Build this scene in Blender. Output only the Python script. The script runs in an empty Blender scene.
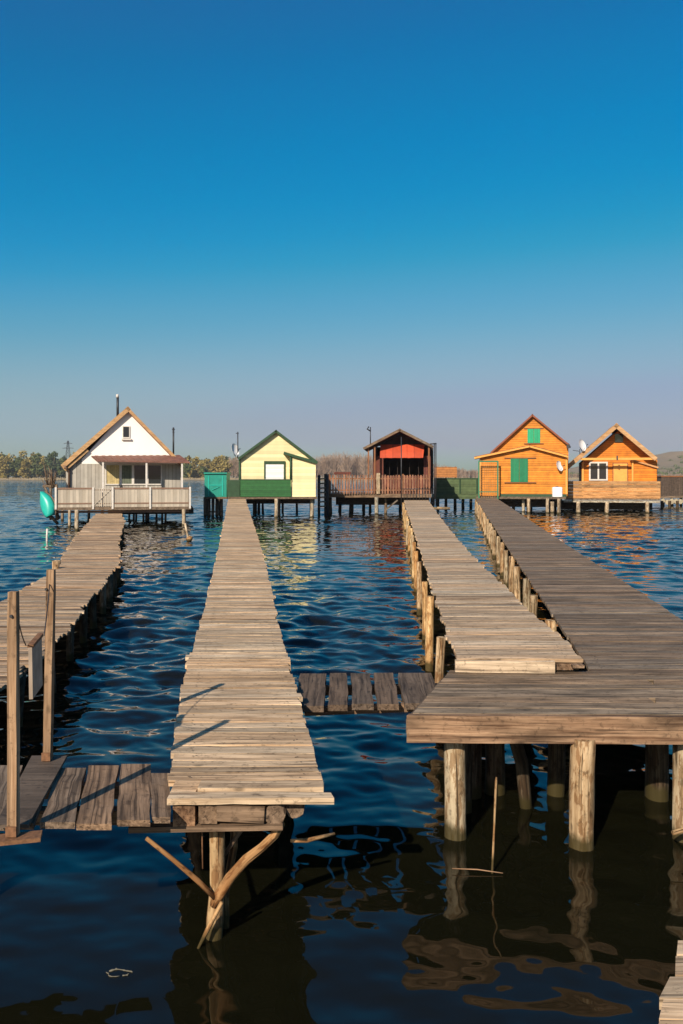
import bpy, math, random
import numpy as np
from mathutils import Vector, Matrix
random.seed(11); np.random.seed(11)
RU = random.uniform
scene = bpy.context.scene
COL = scene.collection
EXPF = 1.2
HAZE = .00014
H = 2.6; F = 850.0; CX = 341.5; HY = 477.0

def at(px, py, Y):
    return Vector(((px-CX)/F*Y, Y, H-(py-HY)/F*Y))

# ------------------------------------------------------------------ materials
def new_mat(name):
    m = bpy.data.materials.new(name); m.use_nodes = True
    nt = m.node_tree; nt.nodes.clear()
    out = nt.nodes.new('ShaderNodeOutputMaterial')
    b = nt.nodes.new('ShaderNodeBsdfPrincipled')
    nt.links.new(b.outputs[0], out.inputs[0])
    return m, nt, b
def N(nt, t, **kw):
    n = nt.nodes.new(t)
    for k, v in kw.items():
        if k.startswith('i_'):
            n.inputs[k[2:]].default_value = v
        else: setattr(n, k, v)
    return n
def mix(nt, a, b, fac, mode='MIX'):
    n = nt.nodes.new('ShaderNodeMix'); n.data_type = 'RGBA'; n.blend_type = mode
    for sock, v in ((n.inputs[0], fac), (n.inputs[6], a), (n.inputs[7], b)):
        if hasattr(v, 'is_output') or isinstance(v, bpy.types.NodeSocket): nt.links.new(v, sock)
        elif isinstance(v, (tuple, list)): sock.default_value = (*v[:3], 1)
        else: sock.default_value = v
    return n.outputs[2]
def ramp(nt, fac, stops):
    r = nt.nodes.new('ShaderNodeValToRGB')
    e = r.color_ramp.elements
    while len(e) < len(stops): e.new(0.5)
    for k, (p, c) in enumerate(stops):
        e[k].position = p
        e[k].color = (*c, 1) if isinstance(c, (tuple, list)) else (c, c, c, 1)
    nt.links.new(fac, r.inputs[0]); return r.outputs[0]
def mathn(nt, op, a, b=None, clamp=False):
    n = nt.nodes.new('ShaderNodeMath'); n.operation = op; n.use_clamp = clamp
    for i, v in enumerate((a, b)):
        if v is None: continue
        if isinstance(v, (int, float)): n.inputs[i].default_value = v
        else: nt.links.new(v, n.inputs[i])
    return n.outputs[0]

def wood(name, lo, hi, rough=.8, crack=.7, tonevar=.55, stain=.5, wet=False, grain=1.0, bump=.35, knots=True, warm=None):
    """weathered timber: grain follows the piece (attribute gc), pieces differ (attribute tone)"""
    m, nt, b = new_mat(name)
    gc = N(nt, 'ShaderNodeAttribute', attribute_name='gc').outputs['Vector']
    tone = N(nt, 'ShaderNodeAttribute', attribute_name='tone').outputs['Fac']
    def noise(sc, s, det=5, rough=.6, dist=0.0):
        mp = N(nt, 'ShaderNodeMapping'); mp.inputs['Scale'].default_value = sc
        nt.links.new(gc, mp.inputs[0])
        n = N(nt, 'ShaderNodeTexNoise'); n.inputs['Scale'].default_value = s
        n.inputs['Detail'].default_value = det; n.inputs['Roughness'].default_value = rough
        n.inputs['Distortion'].default_value = dist
        nt.links.new(mp.outputs[0], n.inputs['Vector']); return n.outputs[0]
    g1 = noise((1.6, 34*grain, 34*grain), 1.0, 6, .65, .3)
    g2 = noise((1.0, 3.0, 3.0), 1.6, 4)
    g3 = noise((1.3, 60*grain, 60*grain), 1.0, 3, .5, .6)
    g4 = noise((8, 9, 9), 2.2, 5, .7)
    base = mix(nt, lo, hi, ramp(nt, g1, [(.36, 0.0), (.62, 1.0)]))
    st = ramp(nt, g2, [(.35, 1-stain), (.6, 1.0)])
    base = mix(nt, base, st, 1.0, 'MULTIPLY')
    if warm:
        g5 = noise((.8, 2.0, 2.0), 1.1, 3)
        base = mix(nt, base, warm, ramp(nt, g5, [(.48, 0.0), (.68, .6)]))
    cr = ramp(nt, g3, [(.36, 1.0), (.43, 0.0)])
    cr = mathn(nt, 'MULTIPLY', cr, crack)
    dark = tuple(c*.22 for c in lo)
    base = mix(nt, base, dark, cr)
    sp = ramp(nt, g4, [(.34, .35), (.45, 1.0)])
    base = mix(nt, base, sp, .7, 'MULTIPLY')
    if knots:
        mp = N(nt, 'ShaderNodeMapping'); mp.inputs['Scale'].default_value = (3.2, 7, 7)
        nt.links.new(gc, mp.inputs[0])
        v = N(nt, 'ShaderNodeTexVoronoi'); v.inputs['Scale'].default_value = 1.0
        nt.links.new(mp.outputs[0], v.inputs['Vector'])
        k = ramp(nt, v.outputs['Distance'], [(.05, .35), (.13, 1.0)])
        base = mix(nt, base, k, .8, 'MULTIPLY')
    hue = mathn(nt, 'FRACT', mathn(nt, 'MULTIPLY', tone, 7.31))
    base = mix(nt, base, mix(nt, (.92, .99, 1.04), (1.08, .97, .84), hue), 1.0, 'MULTIPLY')
    t = mathn(nt, 'ADD', mathn(nt, 'MULTIPLY', tone, tonevar), 1-tonevar*.5)
    cmb = nt.nodes.new('ShaderNodeCombineColor')
    for i in range(3): nt.links.new(t, cmb.inputs[i])
    base = mix(nt, base, cmb.outputs[0], 1.0, 'MULTIPLY')
    if wet:
        g7 = noise((3.0, 11.0, 11.0), 2.0, 4, .65)
        base = mix(nt, base, (.52, .40, .30), ramp(nt, g7, [(.50, 0.0), (.56, .85)]), 'MULTIPLY')
        geo = N(nt, 'ShaderNodeNewGeometry')
        sx = N(nt, 'ShaderNodeSeparateXYZ'); nt.links.new(geo.outputs['Position'], sx.inputs[0])
        zz = mathn(nt, 'ADD', sx.outputs[2], mathn(nt, 'MULTIPLY', mathn(nt, 'SUBTRACT', g2, .5), .22))
        w = ramp(nt, zz, [(.07, 1.0), (.13, 0.0)])
        base = mix(nt, base, (.040, .031, .008), mathn(nt, 'MULTIPLY', w, .92))
    nt.links.new(base, b.inputs['Base Color'])
    b.inputs['Roughness'].default_value = rough
    b.inputs['Specular IOR Level'].default_value = .25
    hgt = mathn(nt, 'SUBTRACT', g1, mathn(nt, 'MULTIPLY', cr, .5))
    bp = N(nt, 'ShaderNodeBump'); bp.inputs['Strength'].default_value = bump; bp.inputs['Distance'].default_value = .01
    nt.links.new(hgt, bp.inputs['Height']); nt.links.new(bp.outputs[0], b.inputs['Normal'])
    return m

def plain(name, col, rough=.6, var=.18, scale=3.0, metal=0.0, spec=.4, dirt=None, planks=None, axis=2, pdark=.45, streak=False):
    """painted / plain surface with mild variation, optional board joints every `planks` metres"""
    m, nt, b = new_mat(name)
    tc = N(nt, 'ShaderNodeTexCoord').outputs['Object']
    mp = N(nt, 'ShaderNodeMapping'); nt.links.new(tc, mp.inputs[0])
    mp.inputs['Scale'].default_value = (1, 1, .25) if streak else (1, 1, 1)
    n = N(nt, 'ShaderNodeTexNoise'); n.inputs['Scale'].default_value = scale; n.inputs['Detail'].default_value = 6
    nt.links.new(mp.outputs[0], n.inputs['Vector'])
    base = mix(nt, tuple(c*(1-var) for c in col), tuple(min(1, c*(1+var)) for c in col), ramp(nt, n.outputs[0], [(.3, 0.0), (.7, 1.0)]))
    if dirt:
        n2 = N(nt, 'ShaderNodeTexNoise'); n2.inputs['Scale'].default_value = scale*.5; n2.inputs['Detail'].default_value = 8
        n2.inputs['Roughness'].default_value = .7
        nt.links.new(mp.outputs[0], n2.inputs['Vector'])
        base = mix(nt, base, dirt, ramp(nt, n2.outputs[0], [(.5, 0.0), (.72, .8)]))
    if planks:
        sx = N(nt, 'ShaderNodeSeparateXYZ'); nt.links.new(tc, sx.inputs[0])
        q = mathn(nt, 'DIVIDE', sx.outputs[axis], planks)
        f = mathn(nt, 'FRACT', mathn(nt, 'ADD', q, 500.0))
        line = ramp(nt, f, [(.0, pdark), (.10, pdark), (.2, 1.0)])
        wn = N(nt, 'ShaderNodeTexWhiteNoise', noise_dimensions='1D')
        nt.links.new(mathn(nt, 'FLOOR', q), wn.inputs['W'])
        tv = mathn(nt, 'ADD', mathn(nt, 'MULTIPLY', wn.outputs[0], .3), .82)
        cmb = nt.nodes.new('ShaderNodeCombineColor')
        for i in range(3): nt.links.new(tv, cmb.inputs[i])
        base = mix(nt, base, cmb.outputs[0], 1.0, 'MULTIPLY')
        base = mix(nt, base, line, 1.0, 'MULTIPLY')
        bp = N(nt, 'ShaderNodeBump'); bp.inputs['Strength'].default_value = .5; bp.inputs['Distance'].default_value = .02
        nt.links.new(line, bp.inputs['Height']); nt.links.new(bp.outputs[0], b.inputs['Normal'])
    nt.links.new(base, b.inputs['Base Color'])
    b.inputs['Roughness'].default_value = rough; b.inputs['Metallic'].default_value = metal
    b.inputs['Specular IOR Level'].default_value = spec
    return m

M = {}
M['deck_pale'] = wood('weathered pale deck boards', (.34, .225, .135), (.70, .52, .345), tonevar=.45, stain=.3)
M['deck_left'] = wood('weathered grey brown deck boards', (.27, .18, .11), (.60, .43, .285), tonevar=.55, stain=.35)
M['deck_light'] = wood('weathered silver deck boards', (.33, .235, .155), (.66, .50, .345), tonevar=.45, stain=.3)
M['deck_dark'] = wood('dark worn deck boards', (.13, .092, .063), (.32, .235, .165), tonevar=.45, stain=.4)
M['deck_mid'] = wood('worn platform boards', (.13, .09, .058), (.38, .275, .185), tonevar=.5, stain=.5)
M['plank_brown'] = wood('thick brown bridge planks', (.105, .07, .047), (.28, .198, .138), tonevar=.5, stain=.45)
M['plank_dark'] = wood('dark grey bridge planks', (.075, .053, .038), (.17, .125, .093), tonevar=.4, stain=.4)  # the planks are dark wood
M['fascia'] = wood('reddish worn fascia board', (.16, .08, .042), (.46, .275, .16), tonevar=.2, stain=.65, crack=.7)
M['log'] = wood('peeled pale log', (.30, .195, .10), (.68, .52, .335), tonevar=.3, stain=.5, wet=True, crack=.9, grain=.5, bump=.8)
M['log_rust'] = wood('rust stained pale log', (.40, .23, .09), (.80, .58, .31), tonevar=.3, stain=.4, wet=True, crack=.5, grain=.6, warm=(.40, .19, .06), bump=.5)
M['log_dark'] = wood('dark shaded wet log', (.04, .032, .022), (.12, .092, .062), tonevar=.4, wet=True)  # dark tone also holds the shade on posts standing under the platform
M['branch'] = wood('barked branch', (.25, .14, .06), (.58, .385, .20), tonevar=.3, stain=.5, wet=True, grain=.7, bump=.8, crack=.8, warm=(.30, .12, .035))
M['beam'] = wood('brown underside beam', (.12, .078, .05), (.27, .19, .13), tonevar=.3)
M['post_sawn'] = wood('yellow brown sawn post', (.24, .135, .07), (.47, .305, .185), tonevar=.15, stain=.45, crack=.5)
M['mat_board'] = wood('flat dark boarding sheet', (.09, .07, .055), (.145, .112, .09), tonevar=.2, crack=.15, knots=False)
M['rust'] = plain('rusted steel', (.20, .10, .05), .8, .4, 40, .3)
M['steel_dark'] = plain('dark steel', (.05, .05, .055), .5, .2, 10, .5)
M['nail'] = plain('rusty nail head', (.045, .025, .015), .8, .3, 40, .3)
M['sign_back'] = plain('pale weathered board', (.33, .26, .20), .75, .3, 12, dirt=(.22, .17, .12))
M['white_wall'] = plain('white rendered wall', (.86, .80, .76), .8, .03, 1.5, streak=True, spec=.2)
M['grey_planks'] = plain('grey painted vertical boards', (.40, .37, .32), .8, .1, 3, planks=.2, axis=0, spec=.2, pdark=.6)
M['thatch_edge'] = wood('pale brown verge board', (.36, .19, .08), (.62, .38, .19), tonevar=.2, stain=.3, crack=.3)
M['roof_brown'] = plain('brown tile roof', (.20, .09, .06), .8, .2, 5, planks=.3, axis=1)
M['porch_roof'] = plain('red brown sheet roof', (.19, .085, .06), .7, .25, 4, dirt=(.10, .06, .045))
M['white_paint'] = plain('white painted timber', (.60, .56, .51), .6, .12, 6)
M['pale_panel'] = plain('pale beige railing panel', (.46, .40, .32), .7, .15, 5, streak=True, dirt=(.26, .21, .15), planks=.16, axis=0, pdark=.8)
M['rail_brown'] = plain('faded brown rail', (.20, .12, .08), .7, .15, 8)
M['glass_dark'] = plain('dark window glass', (.018, .022, .026), .06, .1, 2, spec=.6)
M['curtain'] = plain('yellow curtain', (.48, .38, .18), .9, .15, 8, planks=.12, axis=0, pdark=.7)
M['curtain_green'] = plain('green grey curtain', (.15, .17, .12), .9, .2, 8, planks=.14, axis=0, pdark=.6)
M['teal'] = plain('turquoise painted sheet', (.008, .25, .19), .45, .2, 4, dirt=(.01, .14, .11))
M['teal_hull'] = plain('turquoise boat paint', (.02, .42, .34), .35, .12, 5, dirt=(.02, .3, .27))
M['yellow_wall'] = plain('pale yellow wall', (.80, .70, .40), .8, .08, 2, spec=.2, streak=True, planks=.2, axis=2, pdark=.88)
M['green_board'] = plain('green painted boards', (.022, .115, .03), .6, .15, 5, planks=.13, axis=2, pdark=.5)
M['green_dark'] = plain('dark green trim', (.022, .06, .026), .6, .2, 6)
M['shutter_white'] = plain('white roller shutter', (.80, .79, .78), .5, .02, 5, planks=.06, axis=2, pdark=.85)
M['red_awning'] = plain('orange red awning cloth', (.50, .07, .025), .8, .1, 4, planks=.5, axis=0, pdark=.8)
M['red_wall'] = plain('red brown boards', (.13, .032, .018), .7, .2, 5, planks=.15, axis=0)
M['roof_red'] = plain('brown red roof sheet', (.15, .06, .045), .7, .2, 4)
M['picket'] = wood('red brown picket', (.22, .10, .062), (.40, .21, .13), tonevar=.5, crack=.2, knots=False)
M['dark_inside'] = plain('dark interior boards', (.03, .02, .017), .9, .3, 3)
M['orange_wall'] = plain('orange stained horizontal boards', (.66, .232, .024), .6, .22, 2.2, planks=.17, axis=2, pdark=.5, spec=.3)
M['orange_wall_deep'] = plain('deep orange stained boards', (.63, .195, .015), .6, .22, 2.2, planks=.17, axis=2, pdark=.55, spec=.3)
M['orange_trim'] = plain('light orange trim', (.74, .34, .07), .6, .1, 5)
M['trim_brown'] = plain('brown trim', (.22, .085, .03), .6, .15, 6)
M['roof_edge'] = plain('red brown roof edge', (.24, .075, .035), .7, .15, 5)
M['verge_pale'] = wood('pale verge planks', (.46, .23, .09), (.68, .40, .20), tonevar=.2, crack=.2, stain=.2)
M['rail_orange'] = wood('faded orange rail boards', (.36, .18, .07), (.58, .34, .16), tonevar=.5, stain=.4, crack=.4)
M['shutter_green'] = plain('green shutter', (.008, .20, .085), .5, .1, 6, planks=.1, axis=0, pdark=.6)
M['shutter_bright'] = plain('bright green shutter', (.012, .35, .16), .5, .1, 6, planks=.1, axis=0, pdark=.6)
M['lattice'] = plain('green steel lattice', (.03, .16, .085), .5, .1, 6)
M['dish'] = plain('white dish enamel', (.82, .81, .80), .35, .03, 5)
M['tank'] = plain('white plastic tank', (.84, .84, .85), .4, .03, 5)
M['stilt_white'] = wood('pale stilt', (.36, .29, .20), (.62, .54, .42), tonevar=.4, wet=True, crack=.4, knots=False)
M['stilt_grey'] = wood('grey stilt', (.16, .12, .085), (.34, .27, .2), tonevar=.5, wet=True, crack=.4, knots=False)
M['fence_green'] = plain('faded green boards', (.085, .125, .055), .8, .25, 3, planks=.2, axis=2, pdark=.65)
M['fence_orange'] = plain('orange fence boards', (.42, .17, .05), .7, .2, 4, planks=.2, axis=2, pdark=.5)
M['reed_dark'] = plain('dark brown reed matting', (.085, .06, .045), .9, .35, 6, planks=.16, axis=0, pdark=.6)
M['float'] = plain('dirty cream float', (.42, .36, .25), .8, .3, 6, dirt=(.12, .09, .06))
M['tyre'] = plain('black tyre rubber', (.02, .02, .022), .8, .2, 6)
M['leaf_a'] = plain('olive leaves', (.10, .12, .034), .8, .5, .25)
M['leaf_b'] = plain('yellowing leaves', (.26, .20, .055), .8, .4, .25)
M['leaf_c'] = plain('dark green leaves', (.07, .095, .034), .8, .5, .25)
M['twig'] = plain('bare grey brown twigs', (.26, .185, .135), .9, .3, .3)
M['bark'] = plain('tree bark', (.10, .085, .065), .9, .3, 3)
M['hill'] = plain('dry grass hill', (.25, .18, .105), .95, .25, .012, dirt=(.11, .10, .05))
M['shore'] = plain('reedy shore', (.30, .24, .15), .95, .25, .08, dirt=(.16, .14, .07))
M['foam'] = plain('pale foam', (.13, .12, .09), .8, .3, 20)

# ------------------------------------------------------------------ mesh builder
class MB:
    def __init__(s): s.v = []; s.f = []; s.g = []; s.t = []; s.sm = []; s.nail = []
    def nailhead(s, x, y, z, r=.0055):
        n0 = len(s.f); s.add([(x+r*math.cos(k*1.047), y+r*math.sin(k*1.047), z) for k in range(6)], [tuple(range(6))], None, .5); s.nail.append(n0)
    def add(s, verts, faces, gcs=None, tone=None, smooth=False):
        o = len(s.v); tone = random.random() if tone is None else tone
        off = Vector((RU(-40, 40), RU(-40, 40), RU(-40, 40)))
        s.v += [tuple(v) for v in verts]
        for i, v in enumerate(verts):
            g = gcs[i] if gcs else v
            s.g.append((g[0]+off[0], g[1]+off[1], g[2]+off[2])); s.t.append(tone)
        s.f += [tuple(i+o for i in f) for f in faces]
        s.sm += [smooth]*len(faces)
        return s
    def box(s, c, size, rz=0, rx=0, ry=0, tone=None):
        """box centred at c"""
        R = Matrix.Rotation(rz, 3, 'Z') @ Matrix.Rotation(ry, 3, 'Y') @ Matrix.Rotation(rx, 3, 'X')
        hx, hy, hz = size[0]/2, size[1]/2, size[2]/2
        loc = [Vector((a*hx, b*hy, d*hz)) for d in (-1, 1) for b in (-1, 1) for a in (-1, 1)]
        ax = max(range(3), key=lambda i: size[i])
        order = [ax] + [i for i in range(3) if i != ax]
        gcs = [(l[order[0]], l[order[1]], l[order[2]]) for l in loc]
        vs = [Vector(c) + R @ l for l in loc]
        return s.add(vs, [(0, 2, 3, 1), (4, 5, 7, 6), (0, 1, 5, 4), (2, 6, 7, 3), (0, 4, 6, 2), (1, 3, 7, 5)], gcs, tone)
    def bx(s, x0, x1, y0, y1, z0, z1, tone=None):
        return s.box(((x0+x1)/2, (y0+y1)/2, (z0+z1)/2), (abs(x1-x0), abs(y1-y0), abs(z1-z0)), tone=tone)
    def bar(s, p0, p1, w, h, up=(0, 0, 1), tone=None):
        p0 = Vector(p0); p1 = Vector(p1); d = (p1-p0); L = d.length; d.normalize()
        u = Vector(up); sd = d.cross(u)
        if sd.length < 1e-4: sd = d.cross(Vector((0, 1, 0)))
        sd.normalize(); u = sd.cross(d)
        vs = []; gs = []
        for q, l in ((p0, 0), (p1, L)):
            for a, b in ((-1, -1), (1, -1), (1, 1), (-1, 1)):
                vs.append(q + sd*(a*w/2) + u*(b*h/2)); gs.append((l, a*w/2, b*h/2))
        return s.add(vs, [(0, 1, 2, 3), (7, 6, 5, 4), (0, 4, 5, 1), (1, 5, 6, 2), (2, 6, 7, 3), (3, 7, 4, 0)], gs, tone)
    def tube(s, pts, rad, seg=8, jit=0.0, cap=True, tone=None, smooth=True):
        pts = [Vector(p) for p in pts]; n = len(pts)
        if not isinstance(rad, (list, tuple)): rad = [rad]*n
        vs = []; gs = []; l = 0; ref = None
        for i, p in enumerate(pts):
            d = (pts[min(i+1, n-1)] - pts[max(i-1, 0)]).normalized()
            if ref is None:
                ref = Vector((1, 0, 0)) if abs(d.x) < .8 else Vector((0, 1, 0))
            a = (ref - d*ref.dot(d)).normalized(); b = d.cross(a); ref = a
            if i: l += (p-pts[i-1]).length
            for k in range(seg):
                th = 2*math.pi*k/seg; r = rad[i]*(1+RU(-jit, jit))
                vs.append(p + a*math.cos(th)*r + b*math.sin(th)*r)
                gs.append((l, rad[i]*math.cos(th), rad[i]*math.sin(th)))
        fs = [(i*seg+k, i*seg+(k+1) % seg, (i+1)*seg+(k+1) % seg, (i+1)*seg+k) for i in range(n-1) for k in range(seg)]
        s.add(vs, fs, gs, tone, smooth)
        if cap:
            s.f.append(tuple(len(s.v)-seg*n+k for k in reversed(range(seg)))); s.sm.append(False)
            s.f.append(tuple(len(s.v)-seg+k for k in range(seg))); s.sm.append(False)
        return s
    def prism(s, outline, y0, y1, tone=None):
        """outline in (x,z), extruded from y0 to y1"""
        n = len(outline)
        vs = [(x, y0, z) for x, z in outline] + [(x, y1, z) for x, z in outline]
        fs = [tuple(range(n)), tuple(reversed(range(n, 2*n)))] + [(i, i+n, (i+1) % n+n, (i+1) % n) for i in range(n)]
        return s.add(vs, fs, None, tone)
    def plank(s, a, b, c, d, z, th, seg=1, jit=0.0, warp=0.0, tone=None, zs=None):
        """board with top corners a,b (near edge left/right), d,c (far edge left/right), xy tuples"""
        vs = []; gs = []
        wv = RU(-warp, warp); w2 = RU(-warp, warp)
        for i in range(seg+1):
            t = i/seg
            e0 = 0 if i in (0, seg) else RU(-jit, jit); e1 = 0 if i in (0, seg) else RU(-jit, jit)
            ax = a[0]+(b[0]-a[0])*t; ay = a[1]+(b[1]-a[1])*t+e0
            dx = d[0]+(c[0]-d[0])*t; dy = d[1]+(c[1]-d[1])*t+e1
            zz = z + wv*math.sin(t*math.pi) + w2*(t-.5)
            tl = RU(-warp, warp)*.3
            vs += [(ax, ay, zz-tl), (dx, dy, zz+tl), (dx, dy, zz-th), (ax, ay, zz-th)]
            L = math.hypot(b[0]-a[0], b[1]-a[1])*t; W = math.hypot(d[0]-a[0], d[1]-a[1])
            gs += [(L, 0, 0), (L, W, 0), (L, W, -th), (L, 0, -th)]
        fs = []
        for i in range(seg):
            o = i*4
            fs += [(o, o+4, o+5, o+1), (o+1, o+5, o+6, o+2), (o+2, o+6, o+7, o+3), (o+3, o+7, o+4, o)]
        fs += [(0, 1, 2, 3), (seg*4+3, seg*4+2, seg*4+1, seg*4)]
        return s.add(vs, fs, gs, tone)
    def build(s, name, mat, parent=None, origin=None):
        if origin is None: origin = WORLD_LOC[parent.name] if parent else Vector((0, 0, 0))
        origin = Vector(origin)
        me = bpy.data.meshes.new(name)
        v = np.array(s.v, dtype=np.float64) - np.array(origin)
        me.from_pydata([tuple(x) for x in v], [], s.f)
        if s.sm: me.polygons.foreach_set('use_smooth', s.sm)
        a = me.attributes.new('gc', 'FLOAT_VECTOR', 'POINT'); a.data.foreach_set('vector', np.array(s.g, dtype=np.float32).ravel())
        a = me.attributes.new('tone', 'FLOAT', 'POINT'); a.data.foreach_set('value', np.array(s.t, dtype=np.float32))
        me.materials.append(mat)
        if s.nail:
            me.materials.append(M['nail'])
            for k in s.nail: me.polygons[k].material_index = 1
        me.update()
        o = bpy.data.objects.new(name, me); COL.objects.link(o)
        if parent:
            o.parent = parent
            WORLD_LOC[o.name] = origin.copy()
        else:
            o.location = origin; WORLD_LOC[o.name] = origin.copy()
        return o
WORLD_LOC = {}
def thing(name, label, cat, loc, group=None):
    o = bpy.data.objects.new(name, None); COL.objects.link(o)
    o.location = loc; o['label'] = label; o['category'] = cat; o.empty_display_size = .3
    if group: o['group'] = group
    WORLD_LOC[o.name] = Vector(loc); return o
def tag(o, label, cat, group=None):
    o['label'] = label; o['category'] = cat
    if group: o['group'] = group
    return o
def interp(tab, y):
    if y <= tab[0][0]:
        (a, b), (c, d) = tab[0], tab[1]
    elif y >= tab[-1][0]:
        (a, b), (c, d) = tab[-2], tab[-1]
    else:
        for k in range(len(tab)-1):
            if tab[k][0] <= y <= tab[k+1][0]: (a, b), (c, d) = tab[k], tab[k+1]; break
    return b + (d-b)*(y-a)/(c-a)
def rag(n=10):
    return [1+RU(-.06, .06) for _ in range(n)]

# ------------------------------------------------------------------ piers
def deck_boards(L, R, z, y0, y1, bw, end=.03, th=.035, first=None, zj=.0012, skew=0.0, odd=.06):
    """boards laid across a walkway whose edges are tables (Y, X)"""
    m = MB(); y = y0
    while y < y1:
        w = bw*RU(.75, 1.3)
        if y > 30: w = max(w, .16)
        g = RU(.005, .012)
        sk = RU(-.02, .02)+skew
        e0, e1 = RU(-end, end), RU(-end, end)
        if random.random() < odd: e0 -= RU(0, .05)
        if random.random() < odd: e1 += RU(0, .05)
        wl, wr = .5*end*math.sin(y*2.1+3)+.5*end*math.sin(y*5.3), .5*end*math.sin(y*1.7)+.5*end*math.sin(y*4.7+1)
        e0 += wl; e1 += wr
        xl = interp(L, y)+e0; xr = interp(R, y)+e1; xl2 = interp(L, y+w)+e0; xr2 = interp(R, y+w)+e1
        yb = y+w-g
        seg = 8 if y < 12 else (4 if y < 20 else 1)
        tn = random.random(); q_ = random.random()
        if q_ < .05: tn = -.55
        elif q_ < .10: tn = 1.45
        m.plank((xl, y), (xr, y+sk), (xr2+RU(-.006, .006), yb+sk), (xl2+RU(-.006, .006), yb), z(y)+RU(-zj, zj), th, seg, .005 if y < 20 else 0, .003, tone=tn)
        if y < 13:
            for xn in (xl+.11, xr-.11, xl+.125, xr-.13)[:2+2*(w > .12)]:
                m.nailhead(xn+RU(-.008, .008), y+w*.5+RU(-.3, .3)*w, z(y)+.006)
        y += w
    return m
def stringer(m, E, z, y0, y1, off, w=.08, h=.14, top=.04, step=3.0):
    y = y0
    while y < y1-.01:
        yn = min(y1, y+step)
        m.bar((interp(E, y)+off, y, z(y)-top-h/2), (interp(E, yn)+off, yn, z(yn)-top-h/2), w, h)
        y = yn
    return m
def pile(parent, x, y, ztop, r, mat, zb=-.9, lean=.03, seg=12, name='post'):
    m = MB(); n = 9
    lx, ly = RU(-lean, lean), RU(-lean, lean); pts = []; rr = []
    cx, cy = RU(-.012, .012), RU(-.012, .012)
    for i in range(n):
        t = i/(n-1); zz = ztop + (zb-ztop)*t
        pts.append((x+lx*t+cx*math.sin(t*5), y+ly*t+cy*math.cos(t*4), zz)); rr.append(r*(1+.10*t+RU(-.035, .035)))
    m.tube(pts, rr, seg, .04)
    return m.build(name, mat, parent)

# centre pier
Lc = [(4.35, -.945), (4.6, -.944), (5.03, -1.031), (5.87, -1.15), (6.54, -1.243), (7.88, -1.436), (9.17, -1.564), (11.2, -1.80), (20, -2.88), (49, -6.54), (54, -7.15)]
Rc = [(4.35, -.09), (4.87, -.106), (5.13, -.142), (5.94, -.234), (6.94, -.37), (8.05, -.507), (9.95, -.743), (12.7, -1.04), (21.9, -2.13), (49, -5.50), (54, -6.10)]
zc = lambda y: .85 + max(0, y-4.5)/49.5*.37
pc = thing('pier', 'long narrow pale plank pier from the front centre to the yellow cottage', 'pier', (-.55, 4.5, 0), 'plank piers leading to the cottages')
deck_boards(Lc, Rc, zc, 4.90, 53.6, .125, .012, .035, odd=.04).build('deck', M['deck_pale'], pc)
m = MB()
m.plank((-.80, 4.722), (-.10, 4.735), (-.105, 4.845), (-.80, 4.845), zc(4.6)+.022, .03, 8, .004, .004, tone=.6)
m.plank((-.945, 4.60), (-.04, 4.615), (-.06, 4.70), (-.945, 4.70), zc(4.5)+.008, .035, 10, .006, .004, tone=.85)
m.plank((-.95, 4.70), (-.81, 4.703), (-.81, 4.895), (-.955, 4.895), zc(4.5)+.002, .035, 4, .004, .003, tone=.8)
m.plank((-.80, 4.853), (-.10, 4.853), (-.10, 4.897), (-.80, 4.897), zc(4.5)-.010, .03, 4, .004, .003, tone=.4)
m.build('end_board', M['deck_pale'], pc)
# joist ends under the front edge
zt = zc(4.5)-.04
for (xx, ww, hh, y0) in ((-.875, .12, .115, 4.63), (-.745, .10, .10, 4.63),):
    q = MB(); q.box((xx, y0+.55, zt-hh/2), (ww, 1.1, hh), rz=.03, tone=RU(.3, .9)); q.build('joist', M['fascia'] if xx < -.8 else M['beam'], pc)
q = MB(); q.box((-.55, 4.67, zt-.045), (.26, .10, .085), ry=.05, tone=.5); q.build('packing_block', M['beam'], pc)
for (xx, r) in ((-.36, .057), (-.255, .05)):
    q = MB(); q.tube([(xx-.005, 4.64 if r > .055 else 4.70, zt-r), (xx, 4.85, zt-r+.004), (xx-.06, 6.0, zt-r)], [r, r*1.03, r*.9], 14, .06, tone=.35)
    q.build('joist', M['plank_brown'], pc)
q = MB(); q.box((-.74, 4.66, .684), (.84, .07, .03), ry=-.02, tone=.1); q.build('cross_beam', M['beam'], pc)
m = MB()
stringer(m, Lc, zc, 5.6, 53.6, .10); m.build('stringer', M['beam'], pc)
m = MB(); stringer(m, Rc, zc, 5.6, 53.6, -.10); m.build('stringer', M['beam'], pc)
# forked front support
q = MB(); q.tube([(-.705, 4.80, .68), (-.703, 4.80, .5), (-.70, 4.80, .3), (-.712, 4.80, .1), (-.73, 4.80, -.2), (-.73, 4.8, -.9)], [.044, .043, .042, .050, .044, .042], 14, .07)
q.build('post', M['branch'], pc)
q = MB(); q.tube([(-.715, 4.76, .20), (-.68, 4.75, .27), (-.62, 4.74, .37), (-.53, 4.73, .47), (-.44, 4.72, .545), (-.37, 4.71, .615), (-.335, 4.70, .69)], [.024, .031, .030, .028, .026, .025, .024], 12, .07)
q.build('brace', M['branch'], pc)
q = MB(); q.tube([(-1.07, 4.66, .62), (-.93, 4.69, .49), (-.80, 4.72, .36), (-.70, 4.745, .245)], [.011, .013, .015, .014], 8, .05); q.build('brace', M['branch'], pc)
q = MB(); q.tube([(-.62, 4.95, .70), (-.625, 4.94, .45), (-.67, 4.90, .2), (-.66, 4.9, -.5)], [.02, .022, .022, .022], 8, .08); q.build('brace', M['branch'], pc)
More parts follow.
